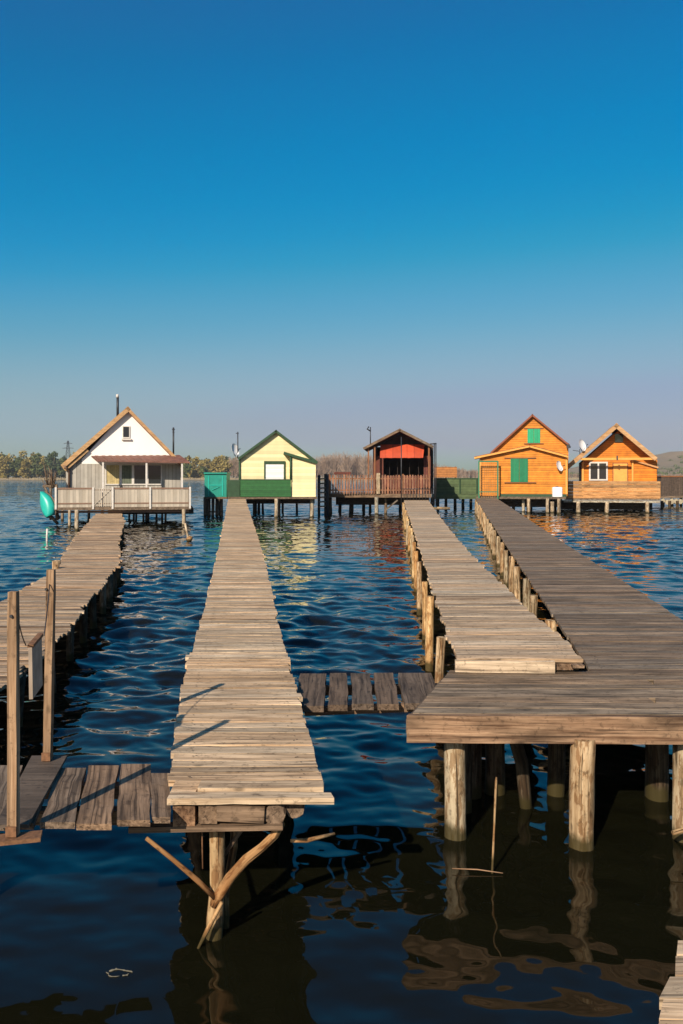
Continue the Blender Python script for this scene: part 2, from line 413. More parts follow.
q = MB(); q.tube([(-.50, 4.95, .66), (-.58, 4.9, .56), (-.67, 4.86, .44)], [.012, .013, .012], 8, .05); q.build('brace', M['beam'], pc)
q = MB(); q.tube([(-.66, 4.70, .25), (-.74, 4.69, .10), (-.82, 4.68, -.06)], [.011, .012, .006], 6, .1); q.build('brace', M['branch'], pc)
q = MB(); q.tube([(-.775, 4.73, .80), (-.775, 4.73, .55), (-.772, 4.73, .42)], [.004, .004, .004], 6, .0); q.build('rod', M['rust'], pc)
y = 6.6
while y < 53:
    for E, o in ((Lc, .10), (Rc, -.12)):
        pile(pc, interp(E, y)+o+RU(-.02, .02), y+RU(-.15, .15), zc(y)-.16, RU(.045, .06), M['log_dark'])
    y += 2.4

# left pier (curved)
Ll = [(4.5, -4.9), (8.0, -4.75), (9, -4.72), (11, -4.95), (13.4, -5.38), (14.5, -5.55), (17, -5.93), (18.3, -6.12), (20.5, -6.75), (24.1, -7.75), (33.3, -10.1), (46.2, -13.3)]
Rl = [(4.5, -3.2), (8.02, -3.25), (8.9, -3.32), (10, -3.40), (11, -3.56), (12.7, -3.88), (15.2, -4.32), (18.7, -4.98), (20.5, -5.35), (26.6, -6.98), (37.8, -9.67), (46.2, -12.0)]
zl = lambda y: .62
pl = thing('pier', 'curving rough plank pier at the left leading to the white cottage', 'pier', (-4, 8, 0), 'plank piers leading to the cottages')
deck_boards(Ll, Rl, zl, 3.2, 46.0, .14, .04, .035, odd=.2, zj=.006, skew=.02).build('deck', M['deck_left'], pl)
m = MB(); stringer(m, Ll, zl, 3.2, 46, .2); m.build('stringer', M['beam'], pl)
m = MB(); stringer(m, Rl, zl, 3.2, 46, -.16); m.build('stringer', M['beam'], pl)
y = 7.3
while y < 45:
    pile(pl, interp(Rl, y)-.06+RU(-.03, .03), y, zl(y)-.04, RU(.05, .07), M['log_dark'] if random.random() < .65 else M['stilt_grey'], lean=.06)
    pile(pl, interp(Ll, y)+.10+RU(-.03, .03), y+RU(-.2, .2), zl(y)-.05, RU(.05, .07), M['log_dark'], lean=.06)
    y += RU(1.3, 1.8)
for (yy, dz) in ((18.4, .16), (19.2, .1)):
    pile(pl, interp(Ll, yy)-.04, yy, .62+dz, .075, M['log'])

# pale pier to the red cabin
Lp = [(7.2, .98), (10.7, 1.19), (16.9, 1.60), (30, 2.45), (41, 3.15), (57, 4.2)]
Rp = [(7.1, 2.07), (9.54, 2.17), (15.5, 2.50), (20.3, 2.83), (26.3, 3.28), (36.6, 4.10), (52.7, 5.45), (57, 5.8)]
zp = lambda y: 1.05
pp = thing('pier', 'silvery plank pier on rusty log posts, from the wide platform to the red cabin', 'pier', (1.5, 7.3, 0), 'plank piers leading to the cottages')
deck_boards(Lp, Rp, zp, 7.24, 56.8, .13, .02, .03, skew=-.0, odd=.05).build('deck', M['deck_light'], pp)
m = MB(); m.plank((.965, 7.20), (1.80, 7.165), (1.80, 7.195), (.965, 7.235), zp(0)-.004, .10, 10, .004, .003, tone=.85); m.build('end_board', M['deck_light'], pp)
q = MB(); q.box((1.90, 7.32, .985), (.14, .2, .05), tone=.4); q.build('packing_block', M['beam'], pp)
q = MB(); q.box((2.0, 7.26, 1.0), (.10, .18, .025), tone=.9); q.build('packing_block', M['beam'], pp)
for E, o in ((Lp, .07), (Rp, -.07)):
    m = MB(); stringer(m, E, zp, 7.32, 56.8, o, h=.075, top=.032); m.build('stringer', M['fascia'], pp)
y = 8.7; k = 0
while y < 56:
    pile(pp, interp(Lp, y)-.055+RU(-.03, .02), y, zp(y)-RU(.035, .12), RU(.045, .06), M['log_rust'] if k % 3 else M['log'], lean=.04)
    if k % 2 == 0: pile(pp, interp(Rp, y)-.2, y+RU(-.2, .2), zp(y)-.11, .07, M['log_dark'])
    y += RU(2.0, 2.9); k += 1

# dark pier to the orange cottage
Ld = [(8.0, 2.235), (67, 10.5)]
Rd = [(8.0, 3.70), (67, 12.05)]
zd = lambda y: .94 + max(0, y-20)/43*.10
pd = thing('pier', 'wide dark plank pier leading to the orange cottage with green shutters', 'pier', (3, 8, 0), 'plank piers leading to the cottages')
deck_boards(Ld, Rd, zd, 7.25, 62.4, .135, .008, .035, odd=0).build('deck', M['deck_dark'], pd)
for E, o in ((Ld, .12), (Rd, -.12)):
    m = MB(); stringer(m, E, zd, 7.3, 62.4, o, h=.12); m.build('stringer', M['beam'], pd)
y = 8.6; k = 0
while y < 62:
    pile(pd, interp(Ld, y)-.02+RU(-.03, .03), y, zd(y)-RU(.04, .10), RU(.052, .072), M['log'], lean=.04)
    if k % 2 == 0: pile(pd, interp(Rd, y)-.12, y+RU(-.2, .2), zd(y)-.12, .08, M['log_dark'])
    y += RU(1.5, 2.1)+(y-8)*.03; k += 1

# wide platform in front right
pf = thing('platform', 'wide worn plank platform with thick reddish front board, on pale logs', 'platform', (2.0, 6.5, 0))
m = MB(); y = 5.99
Lf = [(5.95, .465), (7.25, .885)]
while y < 7.22:
    w = RU(.11, .17)
    x = interp(Lf, y+w/2)
    cuts = [x, RU(2.2, 4.0), 5.3]
    for a, b in zip(cuts[:-1], cuts[1:]):
        m.plank((a+.004, y-(a-.46)*.02), (b-.004, y-(b-.46)*.02), (b-.004, y+w-.008-(b-.46)*.02), (a+.004+w*.32, y+w-.008-(a-.46)*.02), .94+RU(-.002, .002), .05, 10, .003, .002)
    y += w
m.build('deck', M['deck_mid'], pf)
m = MB(); m.plank((.455, 5.935), (5.3, 5.84), (5.3, 5.888), (.475, 5.985), .935, .19, 24, .004, .003, tone=.7); m.build('fascia_board', M['fascia'], pf)
q = MB(); q.bar((.475, 6.0, .84), (.87, 7.2, .84), .04, .1); q.build('side_beam', M['beam'], pf)
for yy in (6.25, 6.95):
    q = MB(); q.bar((.62 if yy < 6.5 else .9, yy, .83), (5.2, yy-.08, .83), .1, .11); q.build('cross_beam', M['beam'], pf)
for (x, yy, r, mt) in ((.815, 6.13, .078, 'log'), (1.69, 5.96, .084, 'log'), (2.47, 6.08, .088, 'log'), (3.4, 6.05, .1, 'log'), (4.6, 6.0, .1, 'log'),
                       (1.05, 6.95, .085, 'log_dark'), (1.26, 7.0, .08, 'log_dark'), (.97, 6.6, .05, 'log_dark'), (1.75, 6.95, .07, 'log_dark'), (2.55, 6.9, .09, 'log_dark'), (3.5, 6.9, .09, 'log_dark')):
    pile(pf, x, yy, .775 if mt == 'log' else .775, r, M[mt], seg=16, lean=.03)  # rear posts take the dark log: their shadow is in the colour
q = MB(); q.tube([(1.30, 6.75, .78), (1.42, 6.7, .35), (1.48, 6.68, -.3)], [.05, .055, .05], 10, .06); q.build('brace', M['log_dark'], pf)
q = MB(); q.tube([(2.26, 5.80, .172), (2.40, 5.85, .185), (2.6, 5.9, .20)], [.016, .018, .018], 8, .08); q.build('brace', M['branch'], pf)

# left plank bridge
bl = thing('plank_bridge', 'low bridge of short thick brown planks under the two square posts', 'bridge', (-1.6, 4.8, 0), 'plank bridges between piers')
m = MB(); zb = .80
for (a0, a1, f0, f1, yn, yf, tn) in ((-1.0, -.905, -1.17, -1.05, 4.44, 5.17, .35), (-1.185, -1.005, -1.382, -1.19, 4.41, 5.33, .8), (-1.38, -1.20, -1.575, -1.392, 4.365, 5.30, .95),
                                 (-1.565, -1.39, -1.75, -1.585, 4.37, 5.26, .6), (-1.72, -1.60, -1.93, -1.78, 4.37, 5.2, .5), (-1.93, -1.73, -2.2, -1.99, 4.35, 5.3, .7), (-2.16, -1.94, -2.42, -2.21, 4.33, 5.3, .4),
                                 (-2.40, -2.17, -2.64, -2.43, 4.36, 5.25, .8), (-2.64, -2.41, -2.88, -2.65, 4.33, 5.28, .5), (-2.88, -2.65, -3.1, -2.89, 4.35, 5.3, .3), (-3.12, -2.89, -3.3, -3.11, 4.36, 5.28, .6)):
    # planks run away from the camera: build along Y with jagged sides
    n = 7; vs = []; gs = []; yn += .055
    for i in range(n+1):
        t = i/n; yy = yn+(yf-yn)*t
        j0 = RU(-.006, .006); j1 = RU(-.006, .006)
        xa = a0+(f0-a0)*t+j0; xb = a1+(f1-a1)*t+j1; zz = zb+RU(-.003, .003)
        vs += [(xa, yy, zz), (xb, yy, zz), (xb, yy, zz-.034), (xa, yy, zz-.034)]
        gs += [((yy-yn), 0, 0), ((yy-yn), xb-xa, 0), ((yy-yn), xb-xa, -.055), ((yy-yn), 0, -.055)]
    fs = []
    for i in range(n):
        o = i*4; fs += [(o, o+1, o+5, o+4), (o+1, o+2, o+6, o+5), (o+2, o+3, o+7, o+6), (o+3, o, o+4, o+7)]
    fs += [(3, 2, 1, 0), (n*4, n*4+1, n*4+2, n*4+3)]
    m.add(vs, fs, gs, tn)
m.build('deck', M['plank_brown'], bl)
for yy in (4.72, 5.1):
    q = MB(); q.bar((-1.16, yy, .72), (-3.2, yy, .72), .07, .08); q.build('beam', M['beam'], bl)
q = MB()
q.add([(-1.625, 4.36, .812), (-1.385+.0-.26, 4.36, .812), (-1.64, 5.42, .812), (-1.98, 5.42, .812)], [(0, 1, 2, 3)])
q.v = []; q.f = []; q.g = []; q.t = []; q.sm = []
q.plank((-1.77, 4.34), (-1.60, 4.345), (-1.75, 5.42), (-1.975, 5.42), .824, .018, 6, .0, .002, tone=.5)
q.build('cover_sheet', M['mat_board'], bl)
for x in (-1.3, -2.9):
    for yy in (4.6, 5.1): pile(bl, x-1.2, yy, .62, .05, M['log_dark'])

# right plank bridge
br = thing('plank_bridge', 'short dark bridge of five gapped planks beside the wide platform', 'bridge', (.2, 7.2, 0), 'plank bridges between piers')
m = MB(); zb2 = .80
for (x0, x1, y0, y1) in ((-.37, -.135, 6.68, 7.78), (-.105, .05, 6.72, 7.80), (.085, .255, 6.74, 7.80), (.285, .46, 6.75, 7.82), (.50, .80, 6.76, 7.82)):
    n = 6; vs = []; gs = []
    for i in range(n+1):
        t = i/n; yy = y0+(y1-y0)*t; j0, j1 = RU(-.007, .007), RU(-.007, .007)
        sh = (x0+x1)/2*.03*t
        zz = zb2+RU(-.002, .002)
        vs += [(x0+j0+sh, yy, zz), (x1+j1+sh, yy, zz), (x1+j1+sh, yy, zz-.05), (x0+j0+sh, yy, zz-.05)]
        gs += [(yy-y0, 0, 0), (yy-y0, x1-x0, 0), (yy-y0, x1-x0, -.05), (yy-y0, 0, -.05)]
    fs = []
    for i in range(n):
        o = i*4; fs += [(o, o+1, o+5, o+4), (o+1, o+2, o+6, o+5), (o+2, o+3, o+7, o+6), (o+3, o, o+4, o+7)]
    fs += [(3, 2, 1, 0), (n*4, n*4+1, n*4+2, n*4+3)]
    m.add(vs, fs, gs, RU(.3, .7))
m.build('deck', M['plank_dark'], br)
q = MB(); q.bar((-.30, 6.86, .71), (.62, 6.9, .735), .07, .06); q.build('beam', M['beam'], br)
q = MB(); q.bar((-.35, 7.6, .69), (.9, 7.6, .71), .07, .08); q.build('beam', M['beam'], br)

# near right pier corner
pn = thing('pier', 'pale plank pier corner cut off by the bottom right edge of the picture', 'pier', (1.4, 3, 0), 'plank piers leading to the cottages')
m = MB(); y = .6
while y < 3.22:
    w = RU(.10, .15); xl = 1.295+(y-3.25)*.53
    m.plank((xl+RU(-.02, .02), y), (xl+1.15, y+.0), (xl+1.15, y+w-.01), (xl+w*.5+RU(-.01, .01), y+w-.01), .85+RU(-.004, .004), .04, 8, .005, .004); y += w
m.build('deck', M['deck_pale'], pn)
q = MB(); q.bar((1.36, 3.2, .74), (.1, .8, .74), .08, .14); q.build('stringer', M['beam'], pn)
for yy in (3.1, 1.6): pile(pn, 1.9+(yy-3.25)*.53+.2, yy, .8, .08, M['log_dark'])

# two square posts with a hanging board
def sq_post(x, y, z0, z1, w, label, dx):
    t = thing('square_post', label, 'post', (x, y, z0), 'square timber posts on the left bridge')
    m = MB(); n = 8; vs = []; gs = []
    for i in range(n+1):
        k = i/n; zz = z0+(z1-z0)*k; cx = x+dx*k; h = w/2
        if i == n: h *= .93
        for a, b in ((-1, -1), (1, -1), (1, 1), (-1, 1)):
            vs.append((cx+a*h+RU(-.0015, .0015), y+b*h, zz)); gs.append((zz-z0, a*h, b*h))
    fs = []
    for i in range(n):
        o = i*4
        for k in range(4): fs.append((o+k, o+(k+1) % 4, o+4+(k+1) % 4, o+4+k))
    fs += [(3, 2, 1, 0), (n*4, n*4+1, n*4+2, n*4+3)]
    m.add(vs, fs, gs, .6); m.build('shaft', M['post_sawn'], t)
    q = MB(); q.box((x, y-w/2-.0075, z0+.03), (w*1.15, .012, .05)); q.build('bracket', M['rust'], t)
    q = MB(); q.tube([(x, y-w/2-.012, z1-.12), (x, y-w/2+.01, z1-.12)], .008, 8); q.build('bolt', M['steel_dark'], t)
    return t
p1 = sq_post(-1.648, 4.27, .80, 2.025, .046, 'nearer of the two square yellow-brown posts at the left edge', 0)
q = MB(); q.box((-1.62, 4.26, .79), (.22, .10, .02), rz=.25); q.build('base_plate', M['rust'], p1)
p2 = sq_post(-1.842, 5.33, .825, 2.02, .047, 'farther of the two square yellow-brown posts, right of the nearer one', .022)
def rope(a, b, sag, r, n=10):
    a = Vector(a); b = Vector(b)
    return [a.lerp(b, i/n) - Vector((0, 0, sag*math.sin(math.pi*i/n))) for i in range(n+1)]
sg = thing('hanging_board', 'small pale board hung from cords between the two square posts', 'hanging board', (-1.74, 4.83, 1.4))
q = MB(); q.box((-1.738, 4.83, 1.52), (.02, .25, .29), rz=.13, rx=.07, tone=.5); q.build('panel', M['sign_back'], sg)
q = MB(); q.tube(rope((-1.64, 4.30, 1.90), (-1.752, 4.72, 1.665), .02, .003), .0035, 6); q.build('cord', M['steel_dark'], sg)
q = MB(); q.tube(rope((-1.82, 5.30, 1.93), (-1.728, 4.94, 1.68), .02, .003), .0035, 6); q.build('cord', M['steel_dark'], sg)
q = MB(); q.box((-1.738, 4.83, 1.672), (.032, .255, .018), rz=.13, rx=.07); q.build('top_batten', M['rust'], sg)

# ------------------------------------------------------------------ small things in the water
def W(px, py):     # point on the water
    Y = H*F/(py-HY); return Vector(((px-CX)/F*Y, Y, 0))
b = W(493, 873)
q = MB(); q.tube([(b.x, b.y, -.4), (b.x-.005, b.y, 0), (b.x+.008, b.y, .3), (b.x+.02, b.y, .60), (b.x+.022, b.y, .63)], [.008, .008, .007, .008, .005], 8, .08)
tag(q.build('reed_stick', M['branch'], origin=(b.x, b.y, 0)), 'thin stick standing up out of the water between two platform logs', 'stick')
q = MB(); a = W(452, 870); c = W(503, 875)
q.tube([(a.x, a.y, .01), ((a.x+c.x)/2, (a.y+c.y)/2, .02), (c.x, c.y, .012)], [.003, .004, .003], 6, .1)
tag(q.build('floating_twig', M['fascia'], origin=(b.x-.1, b.y, 0)), 'reddish twig floating flat across the foot of the thin standing stick', 'twig')
q = MB(); q.tube([(-.29, 4.86, .52), (-.2, 4.9, .505), (-.04, 4.97, .515)], [.010, .013, .009], 8, .1)
q.build('stub_branch', M['branch'], pc)
a = W(150, 985)
q = MB()
for a0, a1, r in ((.2, 2.6, .0045), (2.9, 4.9, .003), (5.1, 6.1, .004)):
    q.tube([(-1.165+(.062+.008*math.sin(5*t))*math.cos(t), 4.45+(.030+.006*math.cos(3*t))*math.sin(t), .004) for t in [a0+(a1-a0)*i/12 for i in range(13)]], [r*RU(.4, 1.3) for i in range(13)], 6, .4)
tag(q.build('foam_ring', M['foam'], origin=(-1.165, 4.45, 0)), 'small broken pale ring of foam drifting at the lower left', 'foam')
# leaning stake right of white cottage deck, pale stake left of it
b = W(189, 541)
sk = thing('mooring_stake', 'short leaning stake with a pale float at its foot, right of the curving pier', 'stake', b)
q = MB(); q.tube([(b.x, b.y, -.5), (b.x-.05, b.y, .2), (b.x-.16, b.y, .72)], [.06, .05, .045], 8, .05); q.build('stake', M['stilt_white'], sk)
q = MB()
q.tube([(b.x-.02, b.y-.1, .0), (b.x+.02, b.y-.1, .07), (b.x+.1, b.y-.1, .14), (b.x+.16, b.y-.1, .16)], [.10, .12, .10, .03], 10); q.build('float', M['branch'], sk)
b = W(47, 541)
q = MB(); q.tube([(b.x, b.y, -.5), (b.x, b.y, .2), (b.x+.01, b.y, .5)], [.045, .045, .04], 8, .05)
tag(q.build('mooring_stake', M['white_paint'], origin=b), 'short pale upright stake in the water left of the curving pier', 'stake')

# ------------------------------------------------------------------ house helpers (pixel measures become metres at depth Y)
def rect(m, px0, px1, py0, py1, Y, th, tone=None):
    a = at(px0, py1, Y); b = at(px1, py0, Y)
    return m.bx(a.x, b.x, Y, Y+th, a.z, b.z, tone)
def part(name, mat, parent, *rects):
    m = MB()
    for r in rects: rect(m, *r)
    return m.build(name, M[mat], parent)
def gable(m, pts, Y, depth):
    o = [(at(px, py, Y).x, at(px, py, Y).z) for px, py in pts]
    return m.prism(o, Y, Y+depth)
def slope(m, p0, p1, Y, depth, th, over=0.0):
    """roof sheet whose front edge runs p0-p1 (pixels) and which reaches back depth"""
    a = at(*p0, Y); b = at(*p1, Y)
    d = Vector((b.x-a.x, 0, b.z-a.z)).normalized(); n = Vector((-d.z, 0, d.x))
    if n.z < 0: n = -n
    o = [(a.x, a.z), (b.x, b.z), (b.x-n.x*th, b.z-n.z*th), (a.x-n.x*th, a.z-n.z*th)]
    return m.prism(o, Y, Y+depth)
def stilt(parent, px, py0, pyw, r, mat, Yoff=0):
    Y = min(H*F/(pyw-HY)+Yoff, parent.location.y+7.5); top = at(px, py0, Y)
    return pile(parent, top.x, Y, top.z, r, M[mat], seg=8, lean=.03, name='stilt', zb=-.6)
def window(parent, x0, x1, y0, y1, Y, fw, frame='white_paint', pane='glass_dark', mull=(), th=.08):
    m = MB()
    rect(m, x0, x1, y0, y0+fw, Y, th); rect(m, x0, x1, y1-fw, y1, Y, th)
    rect(m, x0, x0+fw, y0+fw, y1-fw, Y, th); rect(m, x1-fw, x1, y0+fw, y1-fw, Y, th)
    for c in mull: rect(m, c-fw/2, c+fw/2, y0+fw, y1-fw, Y, th)
    w = m.build('window', M[frame], parent)
    p = MB(); rect(p, x0+fw*.5, x1-fw*.5, y0+fw*.5, y1-fw*.5, Y+.03, .03); p.build('pane', M[pane], w)
    return w
def dish(parent, px, py, Y, r, yaw, tilt=.35, arm=True):
    c = at(px, py, Y); m = MB(); vs = [(0, 0, 0)]; ns, nr = 20, 5; R = Matrix.Rotation(yaw, 3, 'Z') @ Matrix.Rotation(-tilt, 3, 'X')
    pts = []
    for side in (0, .02):
        base = len(pts); pts.append(Vector((0, .22*r+side, 0)))
        for i in range(1, nr+1):
            q = i/nr
            for k in range(ns):
                th = 2*math.pi*k/ns
                pts.append(Vector((math.cos(th)*r*q*.92, .22*r*(1-q*q)+side, math.sin(th)*r*q)))
    fs = []; half = 1+nr*ns
    for o in (0, half):
        for k in range(ns): fs.append((o, o+1+k, o+1+(k+1) % ns))
        for i in range(nr-1):
            for k in range(ns): fs.append((o+1+i*ns+k, o+1+(i+1)*ns+k, o+1+(i+1)*ns+(k+1) % ns, o+1+i*ns+(k+1) % ns))
    for k in range(ns):
        a = 1+(nr-1)*ns+k; b2 = 1+(nr-1)*ns+(k+1) % ns; fs.append((a, b2, b2+half, a+half))
    m.add([c + R @ p for p in pts], fs, None, .5, True)
    d = m.build('satellite_dish', M['dish'], parent)
    q = MB(); f = c + R @ Vector((0, -.55*r*1.4, -r*.2)); q.tube([c + R @ Vector((0, .05, -r*.85)), f], .012, 6)
    q.tube([f, f + R @ Vector((0, -.09, 0))], .03, 8); q.build('receiver_arm', M['steel_dark'], d)
    q = MB(); q.tube([c + R @ Vector((0, .24*r, 0)), c + R @ Vector((0, .24*r+.15, -.05)), c + Vector((.0, .35, -r*1.1))], .025, 6); q.build('mount', M['steel_dark'], d)
    return d
def downpipe(parent, px, py0, py1, Y, r, mat):
    a = at(px, py0, Y); b = at(px, py1, Y); m = MB(); m.tube([a, b], r, 8); return m.build('downpipe', M[mat], parent)

# ---- A white cottage
YA = 46.0
A = thing('stilt_cottage', 'white gabled cottage with grey boards, glazed porch and pale railed deck', 'cottage', at(125, 525, YA), 'stilt cottages along the pier ends')
part('floor', 'beam', A, (57, 190, 507, 510, YA, 8.5))
YW = YA+1.6
w = MB()
def scA(p): return ((p[0]-CX)*1.0+CX, p[1])
gable(w, [(84, 464), (84, 459), (127, 411), (173, 459), (178, 464)], YW, 6.0); w.build('wall', M['white_wall'], A)
w = MB(); rect(w, 69, 106, 464, 507, YW+.01, 5.9); rect(w, 106, 162, 484, 507, YW+.01, .2); rect(w, 161.5, 180, 464, 507, YW+.01, 5.9)
w.build('wall', M['grey_planks'], A)
w = MB(); gable(w, [(69, 464.2), (84.2, 450), (84.2, 464.2)], YW+.03, 5.8); w.build('wall', M['grey_planks'], A)
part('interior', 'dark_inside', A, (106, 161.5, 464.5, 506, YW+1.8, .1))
r = MB(); slope(r, (63.0, 465.5), (127.5, 406.6), YW-.24, 6.9, .17); r.build('roof', M['roof_brown'], A)
r = MB(); slope(r, (126.6, 406.8), (182, 464.5), YW-.24, 6.9, .17); r.build('roof', M['roof_brown'], A)
r = MB(); slope(r, (62.8, 465.2), (127.3, 406.2), YW-.30, .055, .24); slope(r, (126.8, 406.4), (182.2, 464.3), YW-.30, .055, .16); r.build('verge_board', M['thatch_edge'], A)
r = MB(); slope(r, (64, 467), (86, 447), YW-.2, .18, .32); r.build('eave_board', M['thatch_edge'], A)
# porch roof sloping towards the viewer
a = at(98, 456, YW-.05); b_ = at(184, 455, YW-.05); c = at(190, 462, YA+.3); d = at(99, 460.5, YA+.3)
m = MB(); n_ = 26
for i in range(n_):
    t0, t1 = i/n_, (i+1)/n_-.002
    p = [d.lerp(c, t0), d.lerp(c, t1), a.lerp(b_, t1), a.lerp(b_, t0)]; hh = .02*(i % 2)
    vs = [q+Vector((0, 0, hh)) for q in p]+[q-Vector((0, 0, .06)) for q in p]
    m.add(vs, [(0, 1, 2, 3), (7, 6, 5, 4), (0, 4, 5, 1), (1, 5, 6, 2), (2, 6, 7, 3), (3, 7, 4, 0)])
m.build('porch_roof', M['porch_roof'], A)
for px in (105, 147.2, 182.3):
    m = MB(); rect(m, px-.9, px+.9, 462.5, 507, YA+.35, .1); m.build('porch_post', M['white_paint'], A)
window(A, 106, 121, 464, 485, YW-.05, 1.2, pane='curtain')
window(A, 121, 133, 464, 485, YW-.05, 1.2, pane='curtain_green')
window(A, 133, 161.5, 464, 485, YW-.05, 1.2, mull=(147.5,))
window(A, 122.7, 130, 426, 438, YW-.06, .8)
part('window_sill', 'white_paint', A, (121.5, 131, 438.6, 440, YW-.14, .13))
# railings
YR = YA
for (x0, x1) in ((58, 93.5), (113, 149), (149.8, 188.5)):
    p = MB(); rect(p, x0+.8, x1-.8, 489.5, 503, YR+.03, .04); o = p.build('railing_panel', M['pale_panel'], A)
    p = MB(); rect(p, x0, x1, 487.6, 489.3, YR, .1); rect(p, x0, x1, 502.6, 504, YR, .09); p.build('rail', M['rail_brown'], o)
    p = MB(); rect(p, x0+.8, x1-.8, 504.1, 507.6, YR+.02, .04); p.build('kick_board', M['pale_panel'], o)
for px in (58.5, 94, 112.8, 149.4, 188.8):
    p = MB(); rect(p, px-.9, px+.9, 487, 509, YR-.05, .1); p.build('rail_post', M['white_paint'], A)
p = MB()
for k in range(8): rect(p, 95.5+k*2.1, 96.5+k*2.1, 488, 506.5, YR, .03)
p.bar(at(95, 505, YR-.02), at(111.5, 489, YR-.02), .06, .03); g = p.build('gate', M['pale_panel'], A)
p = MB(); rect(p, 95, 112, 489.4, 490.4, YR+.035, .04); rect(p, 95, 112, 503, 504, YR+.035, .04); p.build('gate_rail', M['rail_brown'], g)
# right side railing going back
p = MB(); a = at(189, 488, YA); b2 = at(189, 507, YA); p.bx(a.x, a.x+.05, YA+.1, YA+8, b2.z, a.z); p.build('railing_panel', M['pale_panel'], A)
p = MB(); a = at(58, 488, YA); p.bx(a.x-.02, a.x+.03, YA+.1, YA+8, b2.z, a.z); p.build('railing_panel', M['pale_panel'], A)
# gutter pipe at left eave, chimney, mast
p = MB(); p.tube([at(66, 466, YW-.4), at(68.5, 469, YW-.3), at(71.5, 471, YW-.1), at(71.5, 506, YW-.08)], .06, 8); p.build('downpipe', M['rail_brown'], A)
c = MB(); c.tube([at(121.8, 418, YW+1), at(121.8, 397, YW+1)], .07, 10); ch = c.build('chimney_pipe', M['steel_dark'], A)
c = MB(); c.tube([at(121.6, 397.8, YW+1), at(121.6, 394.6, YW+1)], [.085, .075], 10); c.build('cap', M['white_paint'], ch)
c = MB(); c.tube([at(176.3, 458, YW+1), at(176.3, 427, YW+1)], .05, 8); c.tube([at(174.8, 429, YW+1), at(177.8, 429, YW+1)], .03, 6); c.tube([at(175.2, 432, YW+1), at(177.4, 432, YW+1)], .03, 6)
c.build('antenna_mast', M['steel_dark'], A)
for (px, pw, r, mt) in ((61.5, 530, .10, 'stilt_white'), (65, 527, .07, 'stilt_white'), (125, 524, .10, 'stilt_grey'), (179.5, 526, .10, 'stilt_white'), (83, 520, .08, 'stilt_grey'), (108, 520, .08, 'stilt_grey'), (121, 520, .08, 'stilt_grey')):
    stilt(A, px, 509.5, pw, r, mt)
for k in range(9): stilt(A, 144+k*4.1, 509, 521+RU(-1, 1), .06, 'stilt_grey')
p = MB(); p.bar(at(58, 511.5, YA+.3), at(189, 511.5, YA+.3), .1, .12); p.build('floor_beam', M['rail_brown'], A)

# boat hauled up on edge at the deck corner
bt = thing('rowing_boat', 'small turquoise rowing boat hauled up on its stern against the white cottage deck', 'boat', at(46, 517, 45.5))
def hull(Lh=1.45, Bh=.85, Dh=.42, R=None, c=None, th=0.0):
    vs = []; n = 12; k = 9
    for i in range(n+1):
        t = i/n; wv = Bh/2*math.sin(math.pi*min(1, .12+t*.88)**.9)**.65 if t < 1 else 0.01
        wv = Bh/2*(1-(2*abs(t-.42)/1.16)**2.2) if t < 1 else .02
        wv = max(.03, wv); dz = Dh*(1-.25*t*t)
        for j in range(k):
            a = math.pi*j/(k-1)
            x = (wv-th)*math.cos(a); z = -(dz-th)*math.sin(a)**.8
            vs.append(Vector((x, z, (t-.5)*Lh)))
    fs = [(i*k+j, i*k+j+1, (i+1)*k+j+1, (i+1)*k+j) for i in range(n) for j in range(k-1)]
    return [c + R @ v for v in vs], fs, n, k
Rm = Matrix.Rotation(math.radians(-25), 3, 'Z') @ Matrix.Rotation(math.radians(-24), 3, 'Y')
cb = at(48.5, 504, 45.6)
m = MB(); v1, f1, n_, k_ = hull(R=Rm, c=cb); v2, f2, _, _ = hull(R=Rm, c=cb, th=.03)
o = len(v1); fs = list(f1) + [tuple(i+o for i in reversed(f)) for f in f2]
for i in range(n_):
    fs += [(i*k_, (i+1)*k_, (i+1)*k_+o, i*k_+o), (i*k_+k_-1, i*k_+k_-1+o, (i+1)*k_+k_-1+o, (i+1)*k_+k_-1)]
for j in range(k_-1): fs += [(j, j+o, j+1+o, j+1), (n_*k_+j, n_*k_+j+1, n_*k_+j+1+o, n_*k_+j+o)]
m.add(v1+v2, fs, None, .5, True); m.build('hull', M['teal_hull'], bt)
m = MB(); m.tube([v1[i*k_] for i in range(n_+1)], .03, 6); m.tube([v1[i*k_+k_-1] for i in range(n_+1)], .03, 6); m.build('gunwale', M['rail_brown'], bt)
m = MB(); m.bar(cb + Rm @ Vector((-.38, -.08, .1)), cb + Rm @ Vector((.38, -.08, .1)), .15, .03); m.build('thwart', M['rail_brown'], bt)
fr = thing('boat_hoist', 'brown timber hoist frame with tangled sticks beside the turquoise boat', 'hoist', at(53, 520, 45.8))
m = MB()
for (a, b2, r) in (((44, 486), (59.5, 519), .07), ((50, 470), (50.5, 520), .06), ((56, 484), (57, 520), .09), ((43, 486), (58, 487), .06), ((46, 512), (58, 524), .08)):
    m.tube([at(*a, 45.9), at((a[0]+b2[0])/2+.5, (a[1]+b2[1])/2, 45.8), at(*b2, 45.9)], [r, r*1.1, r], 8, .08)
m.build('frame', M['stilt_grey'], fr)
m = MB()
for k in range(26):
    a = at(50+RU(-3, 4), 487+RU(-3, 2), 46+RU(-.3, .3)); b2 = a+Vector((RU(-.5, .4), RU(-.3, .3), RU(.2, 1.1)))
    m.tube([a, a.lerp(b2, .5)+Vector((RU(-.1, .1), 0, RU(-.1, .1))), b2], [.03, .022, .01], 5)
m.build('brushwood', M['beam'], fr)

